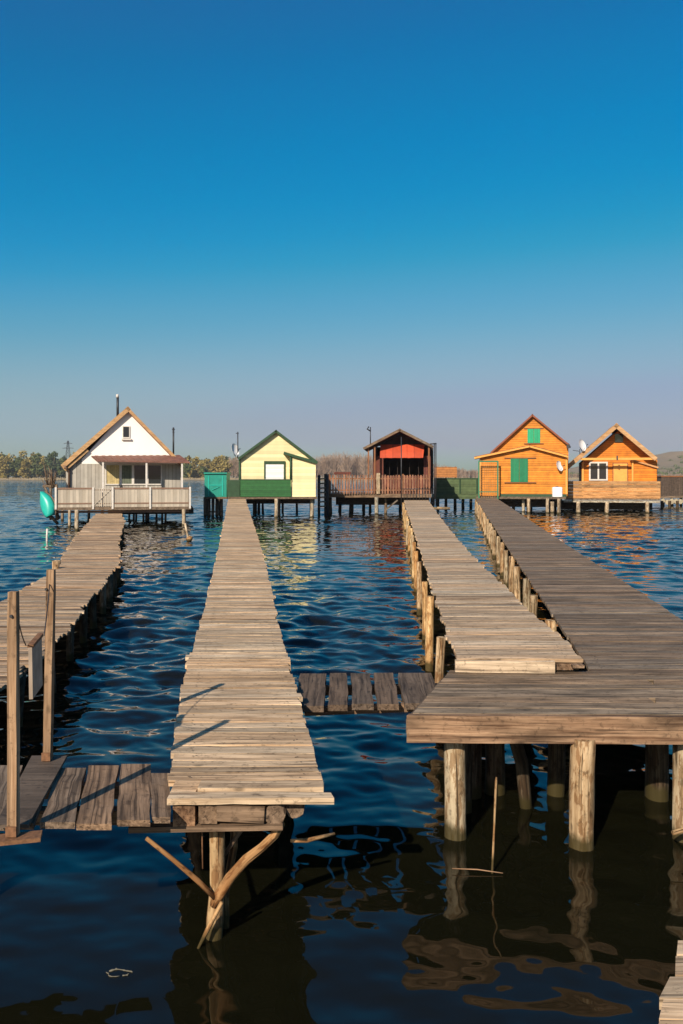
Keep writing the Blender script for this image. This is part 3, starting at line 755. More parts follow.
# ---- teal shed
YT = 55.0
T = thing('stilt_shed', 'small turquoise sheet shed standing on slatted brown stilts left of the yellow cottage', 'shed', at(214, 516, YT))
part('wall', 'teal', T, (204.5, 226.5, 474, 497, YT, 1.7))
part('roof', 'teal', T, (203.8, 227, 472.4, 474, YT-.1, 1.95))
m = MB(); rect(m, 208, 209, 476, 496, YT-.03, .028); rect(m, 222, 223, 476, 496, YT-.03, .028); rect(m, 209, 222, 484.8, 485.6, YT-.03, .028); m.bar(at(212, 490, YT-.03), at(219, 487, YT-.03), .05, .03)
m.build('door_frame', M['teal_hull'], T)
m = MB(); rect(m, 203.5, 227, 497, 499, YT-.05, 1.8); m.build('floor', M['beam'], T)
for px in (205, 209, 213, 217, 221.5): stilt(T, px, 498.5, 516.5, .10, 'stilt_grey', RU(-.1, .1))
for px in (207, 220): stilt(T, px, 498.5, 514.5, .12, 'log_dark')
part('cross_beam', 'beam', T, (204, 222.5, 511, 512.5, YT-.9, .08))

# ---- B yellow cottage
YB = 54.0
B = thing('stilt_cottage', 'pale yellow gabled cottage with dark green trim and white roller shutter, on stilts', 'cottage', at(277, 517, YB), 'stilt cottages along the pier ends')
w = MB(); gable(w, [(240.5, 497), (240.5, 457.5), (276.6, 431.5), (315.8, 461), (315.8, 497)], YB+.8, 6.0); w.build('wall', M['yellow_wall'], B)
w = MB(); gable(w, [(291.5, 497), (291.5, 455.5), (315.9, 463), (315.9, 497)], YB+.15, .64); w.build('annex_wall', M['yellow_wall'], B)
r = MB(); slope(r, (238.3, 458.2), (276.8, 429.6), YB+.5, 6.6, .14); r.build('roof', M['green_dark'], B)
r = MB(); slope(r, (276.4, 429.6), (318.6, 461.6), YB+.5, 6.6, .14); r.build('roof', M['green_dark'], B)
r = MB(); slope(r, (284, 451.6), (317.8, 461.5), YB-.05, .85, .16); r.build('annex_roof', M['green_dark'], B)
downpipe(B, 290.8, 455, 480, YB+.08, .07, 'green_dark')
downpipe(B, 240.6, 457, 497, YB+.72, .06, 'green_dark')
m = MB(); rect(m, 264.8, 286, 461, 464, YB+.70, .09); rect(m, 264.8, 266.3, 464, 478.5, YB+.70, .09); rect(m, 284.5, 286, 464, 478.5, YB+.70, .09)
wn = m.build('window', M['green_dark'], B)
part('roller_shutter', 'shutter_white', wn, (266.3, 284.5, 464, 479.5, YB+.74, .05))
m = MB(); rect(m, 240.5, 291, 480, 496.8, YB, .05); pn_ = m.build('railing_panel', M['green_board'], B)
p = MB(); rect(p, 240.3, 291.2, 479.2, 480.2, YB-.02, .09); p.build('rail', M['green_dark'], pn_)
a = at(240.3, 480, YB); b2 = at(227.5, 480, YB+.2)
m = MB(); rect(m, 228, 240, 480, 496.8, YB+.1, .05); m.build('railing_panel', M['green_dark'], B)
part('floor', 'beam', B, (228, 317, 496.8, 499, YB+.03, 7.2))
for (px, pw, r, mt) in ((276.3, 518, .11, 'stilt_white'), (281.5, 516.5, .08, 'stilt_grey'), (312.6, 517.5, .12, 'stilt_white'), (243, 515, .09, 'log_dark'), (262, 513, .15, 'log_dark'), (266, 513, .1, 'log_dark'), (290, 512, .08, 'log_dark'), (304, 512, .08, 'log_dark'), (252, 511, .08, 'log_dark'), (318, 512, .09, 'log_dark'), (270, 510, .08, 'log_dark')):
    stilt(B, px, 498.6, pw, r, mt)
c = MB(); c.tube([at(239, 458, YB+.9), at(239, 432, YB+.9)], .035, 6); c.tube([at(237, 433.5, YB+.9), at(240, 433.5, YB+.9)], .025, 6); c.build('antenna_mast', M['steel_dark'], B)
dish(B, 236.3, 449.5, YB+.7, .40, math.radians(55), .3)

# ---- ladder
LD = thing('ladder', 'dark ladder with pale rungs standing between the yellow cottage and the picket fence', 'ladder', at(323, 516, 56.5))
m = MB(); m.tube([at(319, 475, 56.5), at(319, 519, 56.5)], .09, 8); m.tube([at(326.5, 474, 56.9), at(326.5, 519, 56.9)], .16, 8); m.build('rail', M['tyre'], LD)
m = MB()
for k in range(7): m.tube([at(319, 479+k*4.6, 56.4), at(325.5, 478.6+k*4.6, 56.7)], .055, 6)
m.build('rung', M['stilt_grey'], LD)

# ---- C red cabin
YC = 59.0
Cc = thing('stilt_cottage', 'small open red-brown cabin with orange-red awning behind a picket fence', 'cottage', at(385, 515, YC), 'stilt cottages along the pier ends')
part('floor', 'beam', Cc, (327, 431, 494, 497.5, YC, 7))
part('wall', 'red_wall', Cc, (371.5, 374.5, 447, 494, YC+1.5, 4.2))
part('wall', 'red_wall', Cc, (426, 429, 447, 494, YC+1.5, 4.2))
part('wall', 'red_wall', Cc, (374.5, 382, 456, 494, YC+1.52, .1))
part('wall', 'red_wall', Cc, (422, 426, 456, 494, YC+1.52, .1))
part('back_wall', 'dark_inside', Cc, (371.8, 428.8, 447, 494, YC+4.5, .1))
part('railing', 'red_wall', Cc, (382, 422, 476, 494, YC+1.53, .08))
r = MB(); slope(r, (363, 448), (399.6, 429.2), YC+.2, 5.8, .12); r.build('roof', M['roof_red'], Cc)
r = MB(); slope(r, (399.2, 429.2), (433, 446.3), YC+.2, 5.8, .12); r.build('roof', M['roof_red'], Cc)
r = MB(); slope(r, (362.6, 447.6), (399.8, 428.4), YC+.13, .065, .17); slope(r, (399.2, 428.4), (433.5, 446), YC+.13, .065, .17); r.build('verge_board', M['beam'], Cc)
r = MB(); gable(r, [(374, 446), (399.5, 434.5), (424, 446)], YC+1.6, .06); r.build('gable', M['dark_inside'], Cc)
m = MB()
a, b2 = at(379, 444.5, YC+1.45), at(423, 444.5, YC+1.45); c, d = at(422.5, 456.5, YC+.5), at(379.5, 456.5, YC+.5)
n_ = 12; vs = []; fs = []
for i in range(n_+1):
    t = i/n_; p, q2 = a.lerp(b2, t), d.lerp(c, t); mid = p.lerp(q2, .5)+Vector((0, -.05, -.03+.02*math.sin(t*25)))
    vs += [p, mid, q2, q2-Vector((0, 0, .10+.012*math.sin(t*30)))]
for i in range(n_): fs += [(i*4+j, i*4+j+1, i*4+j+5, i*4+j+4) for j in range(3)]
o = len(vs); vs2 = [Vector(v)+Vector((0, .02, 0)) for v in vs]; m.add(vs+vs2, fs+[tuple(k+o for k in reversed(f)) for f in fs], None, .5, True)
m.build('awning', M['red_awning'], Cc)
for px, y0 in ((368, 447), (374.3, 446), (428.3, 446)):
    p = MB(); rect(p, px-.7, px+.7, y0, 494, YC+.4, .1); p.build('porch_post', M['trim_brown'], Cc)
for px in (388, 396, 408, 417):
    p = MB(); rect(p, px-.3, px+.3, 458, 476, YC+1.5, .05); p.build('mullion', M['dark_inside'], Cc)
p = MB(); p.tube([at(368.5, 447, YC+2), at(368.5, 427, YC+2)], .035, 6); p.tube([at(367, 426.5, YC+2), at(365.2, 429, YC+2), at(368.5, 431, YC+2)], .05, 6); p.build('antenna_mast', M['steel_dark'], Cc)
stairs_px = [(376.5, 514.5, .13, 'stilt_white'), (385, 514, .1, 'stilt_grey'), (336, 512, .12, 'log_dark'), (349, 513, .16, 'log_dark'), (358, 511, .12, 'log_dark'), (366, 512, .1, 'log_dark'), (395, 511, .12, 'log_dark'), (428, 512, .12, 'log_dark'), (417, 512, .1, 'log_dark'), (329, 514, .14, 'log_dark')]
for (px, pw, r, mt) in stairs_px: stilt(Cc, px, 497, pw, r, mt)
p = MB()
p.bar(at(386, 510, YC-.4), at(398, 500, YC-.4), .1, .1); p.build('brace', M['stilt_grey'], Cc)
PF = thing('picket_fence', 'red-brown picket fence along the deck of the red cabin', 'fence', at(380, 494, YC), None)
m = MB(); px = 329.5
while px < 429.5:
    if abs(px-378) > 2: rect(m, px, px+1.5, 475+RU(-.5, .5), 493.8, YC-.04, .03)
    px += 2.75
m.build('pickets', M['picket'], PF)
part('rail', 'trim_brown', PF, (329, 430, 478, 479.3, YC-.008, .05), (329, 430, 489.5, 490.8, YC-.008, .05))
part('post', 'stilt_white', PF, (376.3, 380, 473, 494, YC-.1, .12))
for px in (329, 403, 429.5): part('post', 'trim_brown', PF, (px-.8, px+.8, 474, 494, YC+.045, .1))
TB = thing('table', 'low red-brown table top seen over the picket fence left of the red cabin', 'table', at(342, 494, YC+2))
part('table_top', 'red_wall', TB, (334, 351, 472, 474.5, YC+2, 1.2))
for px in (336, 349):
    for dy in (.1, 1.0): part('leg', 'trim_brown', TB, (px-.6, px+.6, 474.5, 494, YC+2+dy, .1))
GT = thing('gate_frame', 'tall thin dark steel gate frame where the silvery pier meets the red cabin deck', 'gate', at(418, 506, 56.2))
m = MB()
for px in (401.3, 434.3, 435.9): m.tube([at(px, 506, 56.2), at(px, 437 if px < 410 else 443.5, 56.2)], .035, 8)
m.build('post', M['steel_dark'], GT)
m = MB()
m.tube([at(430, 444, 56.2), at(436.5, 443.5, 56.2)], .05, 6); m.build('arm', M['steel_dark'], GT)
m = MB()
for k in range(10): m.tube([at(404+k*3.1, 503, 56.2), at(404+k*3.1, 489, 56.2)], .018, 6)
m.tube([at(402, 489, 56.2), at(434, 489, 56.2)], .03, 6); m.tube([at(402, 503, 56.2), at(434, 503, 56.2)], .03, 6)
m.build('gate_leaf', M['steel_dark'], GT)

# ---- green fence and orange fence between the cabins
YG = 68.0
G = thing('board_fence', 'faded green board fence on a low landing between the red cabin and the orange cottage', 'fence', at(456, 497, YG))
part('boards', 'fence_green', G, (434, 479, 479, 494, YG, .06))
part('landing', 'fence_green', G, (434, 479, 494.2, 499, YG-1.6, 1.5))
for px in (436, 460, 477): part('post', 'green_dark', G, (px-.6, px+.6, 478, 500, YG-.09, .085))
part('rail', 'green_dark', G, (434, 479, 478, 479, YG-.03, .09))
for px in (438, 446, 455, 463, 471, 477): stilt(G, px, 498, 509, .12, 'log_dark')
m = MB(); m.tube([at(432, 508, 60), at(450, 508.5, 60)], .10, 8); m.build('log_bar', M['log'], G)
O2 = thing('board_fence', 'orange-brown board fence standing behind the green fence, right of the red cabin', 'fence', at(446, 494, YG+3))
part('boards', 'fence_orange', O2, (434, 457, 467, 477.5, YG+3, .06))
for px in (436, 446, 455.5): part('post', 'trim_brown', O2, (px-.6, px+.6, 466.5, 494, YG+3.07, .1))

# ---- D orange cottage with green shutters
YD = 63.0
D = thing('stilt_cottage', 'orange boarded cottage with two pairs of green shutters and low porch gable', 'cottage', at(525, 512, YD), 'stilt cottages along the pier ends')
w = MB(); gable(w, [(494, 460), (494, 450), (532.8, 415.5), (566.8, 444), (566.8, 496)], YD+1.6, 6); 
w.build('wall', M['orange_wall'], D)
w = MB(); gable(w, [(480.5, 496), (480.5, 458), (530.4, 447.5), (566, 457), (566, 496)], YD, 1.58); w.build('porch_wall', M['orange_wall'], D)
r = MB(); slope(r, (491.5, 452), (533, 414), YD+1.25, 6.8, .12); slope(r, (532.6, 414), (568.5, 444.5), YD+1.25, 6.8, .12); r.build('roof', M['roof_edge'], D)
r = MB(); slope(r, (475.6, 457), (530.6, 445.4), YD-.35, 2.2, .13); slope(r, (530.2, 445.4), (567.8, 456), YD-.35, 1.9, .13); r.build('porch_roof', M['orange_trim'], D)
r = MB(); slope(r, (475.6, 456.4), (530.6, 444.8), YD-.30, 2.0, .03); slope(r, (530.2, 444.8), (567.8, 455.4), YD-.30, 1.85, .03); r.build('porch_covering', M['roof_edge'], D)
def shutters(parent, x0, x1, y0, y1, Y, mat, tx0, tx1):
    m = MB(); rect(m, x0, (x0+x1)/2-.15, y0, y1, Y-.06, .05); s = m.build('shutter', M[mat], parent)
    m = MB(); rect(m, (x0+x1)/2+.15, x1, y0, y1, Y-.06, .05); m.build('shutter', M[mat], parent)
    m = MB(); rect(m, tx0, tx1, y0-1.1, y0-.2, Y-.08, .07); m.build('lintel', M['trim_brown'], parent)
    m = MB(); rect(m, tx0, tx1, y1+.2, y1+1, Y-.1, .09); m.build('sill', M['trim_brown'], parent)
shutters(D, 527.3, 539.7, 429, 443, YD+1.6, 'shutter_bright', 524, 543)
shutters(D, 511, 528, 458.6, 482, YD, 'shutter_green', 505, 536)
part('base_board', 'green_dark', D, (500.8, 565.5, 494, 496.8, YD-.06, .055))
part('floor', 'stilt_grey', D, (478, 566, 496.8, 499, YD-.5, 8.5))
part('corner_board', 'orange_trim', D, (480, 482, 459, 494, YD-.04, .036))
part('corner_board', 'orange_trim', D, (564.5, 566.4, 457.5, 494, YD-.04, .036))
lt = MB()
rect(lt, 480.5, 482, 460.5, 500, YD-.7, .06); rect(lt, 499.2, 500.7, 460.5, 500, YD-.7, .06); rect(lt, 482, 499.2, 460.5, 462, YD-.7, .06); rect(lt, 482, 499.2, 498.4, 500, YD-.7, .06)
rect(lt, 482, 499.2, 491.5, 492.5, YD-.7, .05)
gd = lt.build('lattice_door', M['lattice'], D)
lt = MB()
for k in range(1, 8): rect(lt, 482+k*2.15-.09, 482+k*2.15+.09, 462, 498, YD-.68, .015)
for k in range(1, 14): rect(lt, 482, 499.2, 462+k*2.5-.09, 462+k*2.5+.09, YD-.66, .015)
lt.build('bars', M['verge_pale'], gd)
for (px, pw, r, mt) in ((504.5, 510, .12, 'stilt_white'), (518, 509, .08, 'stilt_grey'), (523, 512, .11, 'stilt_white'), (532.5, 513, .12, 'stilt_white'), (543, 511, .12, 'stilt_white'), (551, 513, .11, 'stilt_white'), (562, 513, .11, 'stilt_white'), (565.8, 514, .09, 'stilt_white'), (487, 508, .1, 'stilt_grey'), (512, 506, .12, 'log_dark'), (538, 506, .12, 'log_dark'), (556, 506, .12, 'log_dark')):
    stilt(D, px, 498.5, pw, r, mt)
dish(D, 559.4, 466, YD-.25, .40, math.radians(52), .3)
q = MB(); q.box(at(567.3, 446.5, YD+1.3), (.22, .3, .28)); q.tube([at(566.5, 444, YD+1.5), at(569.3, 447.5, YD+1.2)], .07, 8); q.build('wall_lamp', M['steel_dark'], D)
def underfloor_shade(parent, x0, x1, y0, rows, Yf, h=.45):  # dark boards added to make the blackness of the shade below the floors
    for d in rows:
        a = at(x0, y0, Yf); b = at(x1, y0, Yf); m = MB()
        m.bx(a.x, b.x, Yf+d, Yf+d+.12, a.z-h, a.z); m.build('shade_board', M['log_dark'], parent)
underfloor_shade(D, 502, 566, 499.2, (1.2, 2.8, 4.6, 6.6), YD, .62)
underfloor_shade(Cc, 334, 430, 497.7, (1.5, 3.5, 5.5), YC, .55)
underfloor_shade(B, 245, 316, 499.2, (2.2, 5.0), YB, .35)
underfloor_shade(A, 100, 188, 510.2, (2.2, 4.5, 6.5), YA, .32)
# tank standing on the deck edge
tk = thing('water_tank', 'white plastic water tank on the deck corner of the orange cottage with green shutters', 'tank', at(557, 497, YD-.4))
m = MB(); c = at(557, 497, YD-.35); s = .74/2
prof = [(0, .90), (.03, 1), (.30, 1), (.34, .95), (.38, 1), (.66, 1), (.72, .9), (.74, .6)]
vs = []; k_ = 16
for z, f in prof:
    for j in range(k_):
        th = 2*math.pi*j/k_; cx, cy = math.cos(th), math.sin(th); e = .45
        vs.append((c.x+s*f*math.copysign(abs(cx)**e, cx), c.y+.28*f*math.copysign(abs(cy)**e, cy), c.z+z))
fs = [(i*k_+j, i*k_+(j+1) % k_, (i+1)*k_+(j+1) % k_, (i+1)*k_+j) for i in range(len(prof)-1) for j in range(k_)]
fs += [tuple(reversed(range(k_))), tuple((len(prof)-1)*k_+j for j in range(k_))]
m.add(vs, fs, None, .5); m.build('body', M['tank'], tk)
m = MB(); m.tube([(c.x, c.y, c.z+.735), (c.x, c.y, c.z+.79)], .12, 12); m.build('cap', M['steel_dark'], tk)

# ---- E orange cottage at far right
YE = 64.0
E = thing('stilt_cottage', 'orange cottage with pale deep eaves and white window, rightmost', 'cottage', at(612, 514, YE), 'stilt cottages along the pier ends')
w = MB(); gable(w, [(581, 498), (581, 462), (618, 428.5), (652.5, 460.5), (652.5, 498)], YE+2.2, 5.5); w.build('wall', M['orange_wall_deep'], E)
w = MB(); gable(w, [(632.5, 498), (632.5, 461.5), (654.2, 468), (654.2, 498)], YE+1.5, .68); w.build('annex_wall', M['orange_wall_deep'], E)
r = MB(); slope(r, (631, 459), (656.5, 467), YE+1.3, .9, .12); r.build('annex_roof', M['verge_pale'], E)
r = MB(); slope(r, (567.5, 468), (618.3, 423.6), YE+1.0, 7, .16); r.build('roof', M['verge_pale'], E)
r = MB(); slope(r, (617.8, 423.6), (656.5, 458.5), YE+1.0, 7, .16); r.build('roof', M['verge_pale'], E)
r = MB(); slope(r, (567.3, 467.6), (618.4, 423.1), YE+.93, .065, .30); slope(r, (617.7, 423.1), (656.8, 458.1), YE+.93, .065, .30); r.build('verge_board', M['verge_pale'], E)
part('tie_beam', 'orange_trim', E, (583, 653, 457.8, 460, YE+1.0, .12))
m = MB(); rect(m, 612.8, 620.6, 434, 442.4, YE+2.1, .09); m.build('vent', M['glass_dark'], E)
window(E, 588, 606, 461.8, 480.6, YE+2.1, 1.5, mull=(597,))
part('door', 'orange_trim', E, (611.4, 624.5, 463.5, 498, YE+2.12, .07))
part('door_frame', 'trim_brown', E, (610.6, 611.4, 463.5, 498, YE+2.11, .08), (624.5, 625.3, 463.5, 498, YE+2.11, .08), (610.6, 625.3, 462.8, 463.5, YE+2.11, .08))
part('corner_post', 'orange_trim', E, (581, 583, 462, 498, YE+2.1, .09), (631, 632.6, 460, 498, YE+1.4, .09))
m = MB(); m.box(at(618.5, 458, YE+.95), (.1, .1, .35)); m.build('lamp', M['steel_dark'], E)
part('floor', 'stilt_grey', E, (566.5, 657.5, 498.6, 500.2, YE, 8))
m = MB()
for k in range(5): rect(m, 566.8, 657.6, 481.2+k*3.5, 484.4+k*3.5, YE-.03, .05)
m.build('railing_panel', M['rail_orange'], E)
for px in (568, 590, 612, 634, 656): part('rail_post', 'verge_pale', E, (px-.7, px+.7, 481.4, 500, YE+.022, .1))
m = MB(); a = at(657.4, 481.5, YE); b2 = at(657.4, 498, YE); m.bx(a.x, a.x+.05, YE+.1, YE+8, b2.z, a.z); m.build('railing_panel', M['rail_orange'], E)
part('floor_beam', 'stilt_white', E, (565.5, 657.8, 500.6, 502.6, YE-.1, .14))
for (px, pw) in ((565.3, 513.5), (591, 513.5), (621.7, 514), (654, 513)): stilt(E, px, 502, pw, .14, 'stilt_white')
for (px, pw) in ((575, 507), (604, 507), (638, 507), (652, 507), (583, 507), (628, 508), (612, 507), (645, 506)): stilt(E, px, 500.3, pw, .12, 'log_dark')
underfloor_shade(E, 568, 656, 502.8, (1.2, 2.8, 4.6, 6.6), YE, .55)
dish(E, 581.2, 445, YE+.8, .47, math.radians(55), .3)
m = MB(); m.tube([at(581.6, 449, YE+1.2), at(581.6, 458, YE+1.4)], .03, 6); m.tube([at(575, 450, YE+1.2), at(581, 451, YE+1.2)], .025, 6); m.build('dish_pole', M['steel_dark'], E)

# ---- dark reed shelter at the right edge
YS = 76.0
S = thing('reed_shelter', 'dark brown reed-mat shelter on pale floats at the right edge', 'shelter', at(675, 506, YS))
part('wall', 'reed_dark', S, (661.5, 720, 477, 496, YS, 3))
part('rail', 'trim_brown', S, (661, 720, 475.8, 477, YS-.05, 3.1))
m = MB(); rect(m, 661, 720, 496, 498, YS-.1, 3.2); m.build('floor', M['beam'], S)
for k in range(13):
    c = at(663+k*4.4, 501+RU(-1.3, 1.3), YS-.1+RU(-.2, .2)); m = MB(); L = RU(.3, .5)
    m.tube([c+Vector((-.16, -L, -.05)), c+Vector((0, 0, .0)), c+Vector((.1, L, .03))], [RU(.14, .22), RU(.18, .26), .15], 9, .15); m.build('float', M['float'], S)
for px in (663, 672, 681): stilt(S, px, 497, 506, .12, 'log_dark')

def face_bank(o, deg, yf, d0):
    # the cottages are turned slightly towards the bank; what stands back from the deck front is set over by d0*tan
    o.rotation_euler.z = math.radians(deg)
    for ch in o.children:
        y0 = min(v.co.y for v in ch.data.vertices) + o.location.y
        if d0 and y0-yf > .6 and not ch.name.startswith('stilt'): ch.location.x += d0*math.tan(math.radians(deg))
bpy.context.view_layer.update()
face_bank(A, 11, YA, 1.5); face_bank(B, 4, YB, 0); face_bank(Cc, -4, YC, 0); face_bank(D, -10, YD, 1.5); face_bank(E, -13, YE, 1.5)
# ------------------------------------------------------------------ far shore
def structure(o): o['kind'] = 'structure'; return o
def vnoise(x, seed=0.0):
    return .5*math.sin(x*1.0+seed)+.3*math.sin(x*2.3+seed*2.1)+.2*math.sin(x*5.1+seed*3.3)
# low bank
m = MB(); nx, rows = 160, [(690, -.3), (700, .45), (712, 1.0), (760, 1.6), (1100, 2.0), (2600, 4.0)]
vs = []
for (yy, zz) in rows:
    for i in range(nx+1):
        u = i/nx; x = (-1.1+2.2*u)*yy
        vs.append((x, yy+vnoise(x*.02)*10*(1 if yy < 720 else 0), zz+(vnoise(x*.05, yy)*.25 if zz > 0 else 0)))
fs = [(r*(nx+1)+i, r*(nx+1)+i+1, (r+1)*(nx+1)+i+1, (r+1)*(nx+1)+i) for r in range(len(rows)-1) for i in range(nx)]
m.add(vs, fs, None, .5, True); structure(m.build('far_bank', M['shore']))
# hill
m = MB(); nx, ny = 120, 26; vs = []
for j in range(ny+1):
    yy = 900+j*60
    for i in range(nx+1):
        x = 60+i*20.0
        px = CX + x/yy*F
        # hill rising to the right
        r = max(0.0, min(1.0, (x-240)/480)); s1 = r*r*(3-2*r)
        dep = math.exp(-((yy-1500)/420.0)**2)
        z = s1*dep*(50+8*vnoise(x*.012, 1)+5*vnoise(x*.03+yy*.01, 2)) + 3*vnoise(x*.02, yy*.01)*s1
        vs.append((x, yy, z+1.5 if z > 0 else 1.2))
fs = [(r*(nx+1)+i, r*(nx+1)+i+1, (r+1)*(nx+1)+i+1, (r+1)*(nx+1)+i) for r in range(ny) for i in range(nx)]
m.add(vs, fs, None, .5, True); structure(m.build('hill', M['hill']))

def crown(m, x, y, z0, h, rx, n, leaf, rnd=random):
    """clumps of leaf faces through the crown's volume"""
    clumps = []
    for _ in range(9):
        t = rnd.uniform(.12, .95); ww = rx*math.sin(math.pi*min(.97, .12+t*.85))**.7
        a = rnd.uniform(0, 6.28); rr = rnd.uniform(.2, .75)*ww
        clumps.append((x+math.cos(a)*rr, y+math.sin(a)*rr, z0+h*t, rx*rnd.uniform(.25, .5)))
    for _ in range(n):
        c = rnd.choice(clumps)
        d = Vector((rnd.gauss(0, 1), rnd.gauss(0, 1), rnd.gauss(0, 1))).normalized()*c[3]*rnd.uniform(.5, 1.05)
        p = Vector((c[0], c[1], c[2]))+d
        u = Vector((rnd.gauss(0, 1), rnd.gauss(0, 1), rnd.gauss(0, 1))).normalized(); w = u.orthogonal().normalized(); s = leaf*rnd.uniform(.5, 1.3)
        m.add([p-u*s, p+w*s*.8, p+u*s, p-w*s*.8], [(0, 1, 2, 3)], None, rnd.random())
def trunk(m, x, y, h, r):
    m.tube([(x, y, 0.2), (x+RU(-.3, .3), y, h*.4), (x+RU(-.6, .6), y, h*.85)], [r, r*.7, r*.2], 6)
    for k in range(4):
        a = RU(0, 6.28); zz = h*RU(.3, .6)
        m.tube([(x, y, zz), (x+math.cos(a)*h*.12, y+math.sin(a)*h*.12, zz+h*.12), (x+math.cos(a)*h*.2, y+math.sin(a)*h*.2, zz+h*.28)], [r*.4, r*.25, r*.08], 5)
def bare(m, x, y, h, rx, n):
    for _ in range(n):
        a = RU(0, 6.28); t = RU(.1, .7); r0 = RU(0, .4)*rx
        p = Vector((x+math.cos(a)*r0, y+math.sin(a)*r0, h*t)); q = p+Vector((math.cos(a)*RU(.2, .8)*rx, math.sin(a)*rx*.4, h*RU(.15, .3)))
        q.z = min(q.z, h*(1.0-.25*((q.x-x)/rx)**2)); s = .13
        m.add([p-Vector((s, 0, 0)), p+Vector((s, 0, 0)), q+Vector((s*.5, 0, 0)), q-Vector((s*.5, 0, 0))], [(0, 1, 2, 3)], None, RU(0, 1))
# three tree kinds standing in front of the wood
def make_tree(x, y, h, kind, label, group):
    t = thing('tree', label, 'tree', (x, y, .8), group)
    m = MB(); trunk(m, x, y, h, h*.022); m.build('trunk', M['bark'], t)
    m = MB()
    if kind == 'twig':
        bare(m, x, y, h, h*.28, 240); m.build('crown', M['twig'], t)
    else:
        crown(m, x, y, h*.05, h*.93, h*.34, 900, .8); m.build('crown', M[kind], t)
    return t
def wx(px, Y): return (px-CX)/F*Y
for (px, h, kind) in ((-8, 21, 'leaf_b'), (4, 19, 'leaf_b'), (15, 17, 'leaf_a'), (26, 22, 'leaf_b'), (37, 18, 'leaf_a'), (47, 19, 'leaf_c'), (56, 21, 'leaf_c'), (66, 17, 'leaf_a')):
    lab = {'leaf_b': 'yellowing tree on the far shore left of the white cottage', 'leaf_a': 'olive green tree on the far shore left of the white cottage', 'leaf_c': 'dark green tree on the far shore left of the white cottage'}[kind]
    make_tree(wx(px, 715), 715+RU(-5, 10), h*RU(1.04, 1.2), kind, lab, kind.replace('leaf_a', 'olive trees on the far left shore').replace('leaf_b', 'yellowing trees on the far left shore').replace('leaf_c', 'dark green trees on the far left shore'))
for (px, h, kind) in ((186, 17, 'leaf_a'), (195, 19, 'leaf_b'), (205, 17, 'leaf_a'), (215, 20, 'leaf_b'), (225, 22, 'leaf_b'), (234, 22, 'twig')):
    lab = {'leaf_a': 'olive green tree on the far shore between the white and yellow cottages', 'leaf_b': 'yellowing tree on the far shore between the white and yellow cottages', 'twig': 'bare tree on the far shore just left of the yellow cottage'}[kind]
    make_tree(wx(px, 715), 715+RU(-5, 10), h, kind, lab, {'leaf_a': 'olive trees beyond the teal shed', 'leaf_b': 'yellowing trees beyond the teal shed'}.get(kind))
for px in (316, 326, 336, 346, 357, 366):
    make_tree(wx(px, 720), 720+RU(-5, 10), 24*RU(.88, 1.08), 'twig', 'bare brown-grey tree on the far shore between the yellow cottage and the red cabin', 'bare trees beyond the picket fence')
# the wood behind, one mass per tint
random.seed(5)
ma, mb_, mt_ = MB(), MB(), MB()
def topline(px):
    tab = [(-120, 23), (0, 24), (60, 22), (110, 20), (180, 19), (215, 21), (240, 23), (300, 24), (365, 24), (420, 17), (480, 10), (560, 7), (640, 6), (820, 6)]
    return interp(tab, px)
px = -110
while px < 820:
    Y = RU(735, 800); h = topline(px)*RU(.78, 1.08); x = wx(px, Y)
    bn = 220 < px or random.random() < .1
    if px < 80: tgt = random.choice((ma, ma, mb_))
    elif px < 235: tgt = random.choice((ma, mb_, mb_))
    else: tgt = mt_ if px > 300 or random.random() < .8 else mb_
    if tgt is mt_:
        bare(mt_, x, Y, h, h*.36, 170)
        mt_.tube([(x, Y, .5), (x, Y, h*.7)], [.3, .1], 5)
    else: crown(tgt, x, Y, .5, h*.98, h*.42, 420, 1.0)
    px += RU(2.2, 4.6)
for mm, mt in ((ma, 'leaf_a'), (mb_, 'leaf_b'), (mt_, 'twig')):
    o = mm.build('far_wood', M[mt]); o['kind'] = 'stuff'
    tag(o, {'leaf_a': 'olive green autumn wood massed along the far left shore', 'leaf_b': 'yellow-brown autumn wood massed along the far shore', 'twig': 'bare brown-grey wood massed along the middle and right far shore'}[mt], 'wood')
# undergrowth / reeds along the bank
m = MB()
for k in range(9000):
    x = RU(-420, 420); Y = RU(703, 716); s = RU(.5, 1.6)
    m.add([(x-.5, Y, .3), (x+.5, Y, .3), (x+RU(-.3, .5), Y, .4+s*1.3)], [(0, 1, 2)], None, random.random())
o = m.build('reed_belt', M['shore']); o['kind'] = 'stuff'; tag(o, 'thin strip of dry pale reeds along the far shoreline', 'reeds')
# shrubs on the hill
m = MB()
for k in range(520):
    x = RU(300, 1000); Y = RU(950, 1400) if k % 3 else RU(950, 1150); r = max(0, min(1, (x-240)/480)); z = (r*r*(3-2*r))*math.exp(-((Y-1500)/420)**2)*50+1.5
    crown(m, x, Y, z-1, RU(2, 5), RU(3, 8), 40, 1.1)
o = m.build('hill_scrub', M['leaf_a']); o['kind'] = 'stuff'; tag(o, 'dark scrub scattered over the lower slopes of the dry hill', 'scrub')
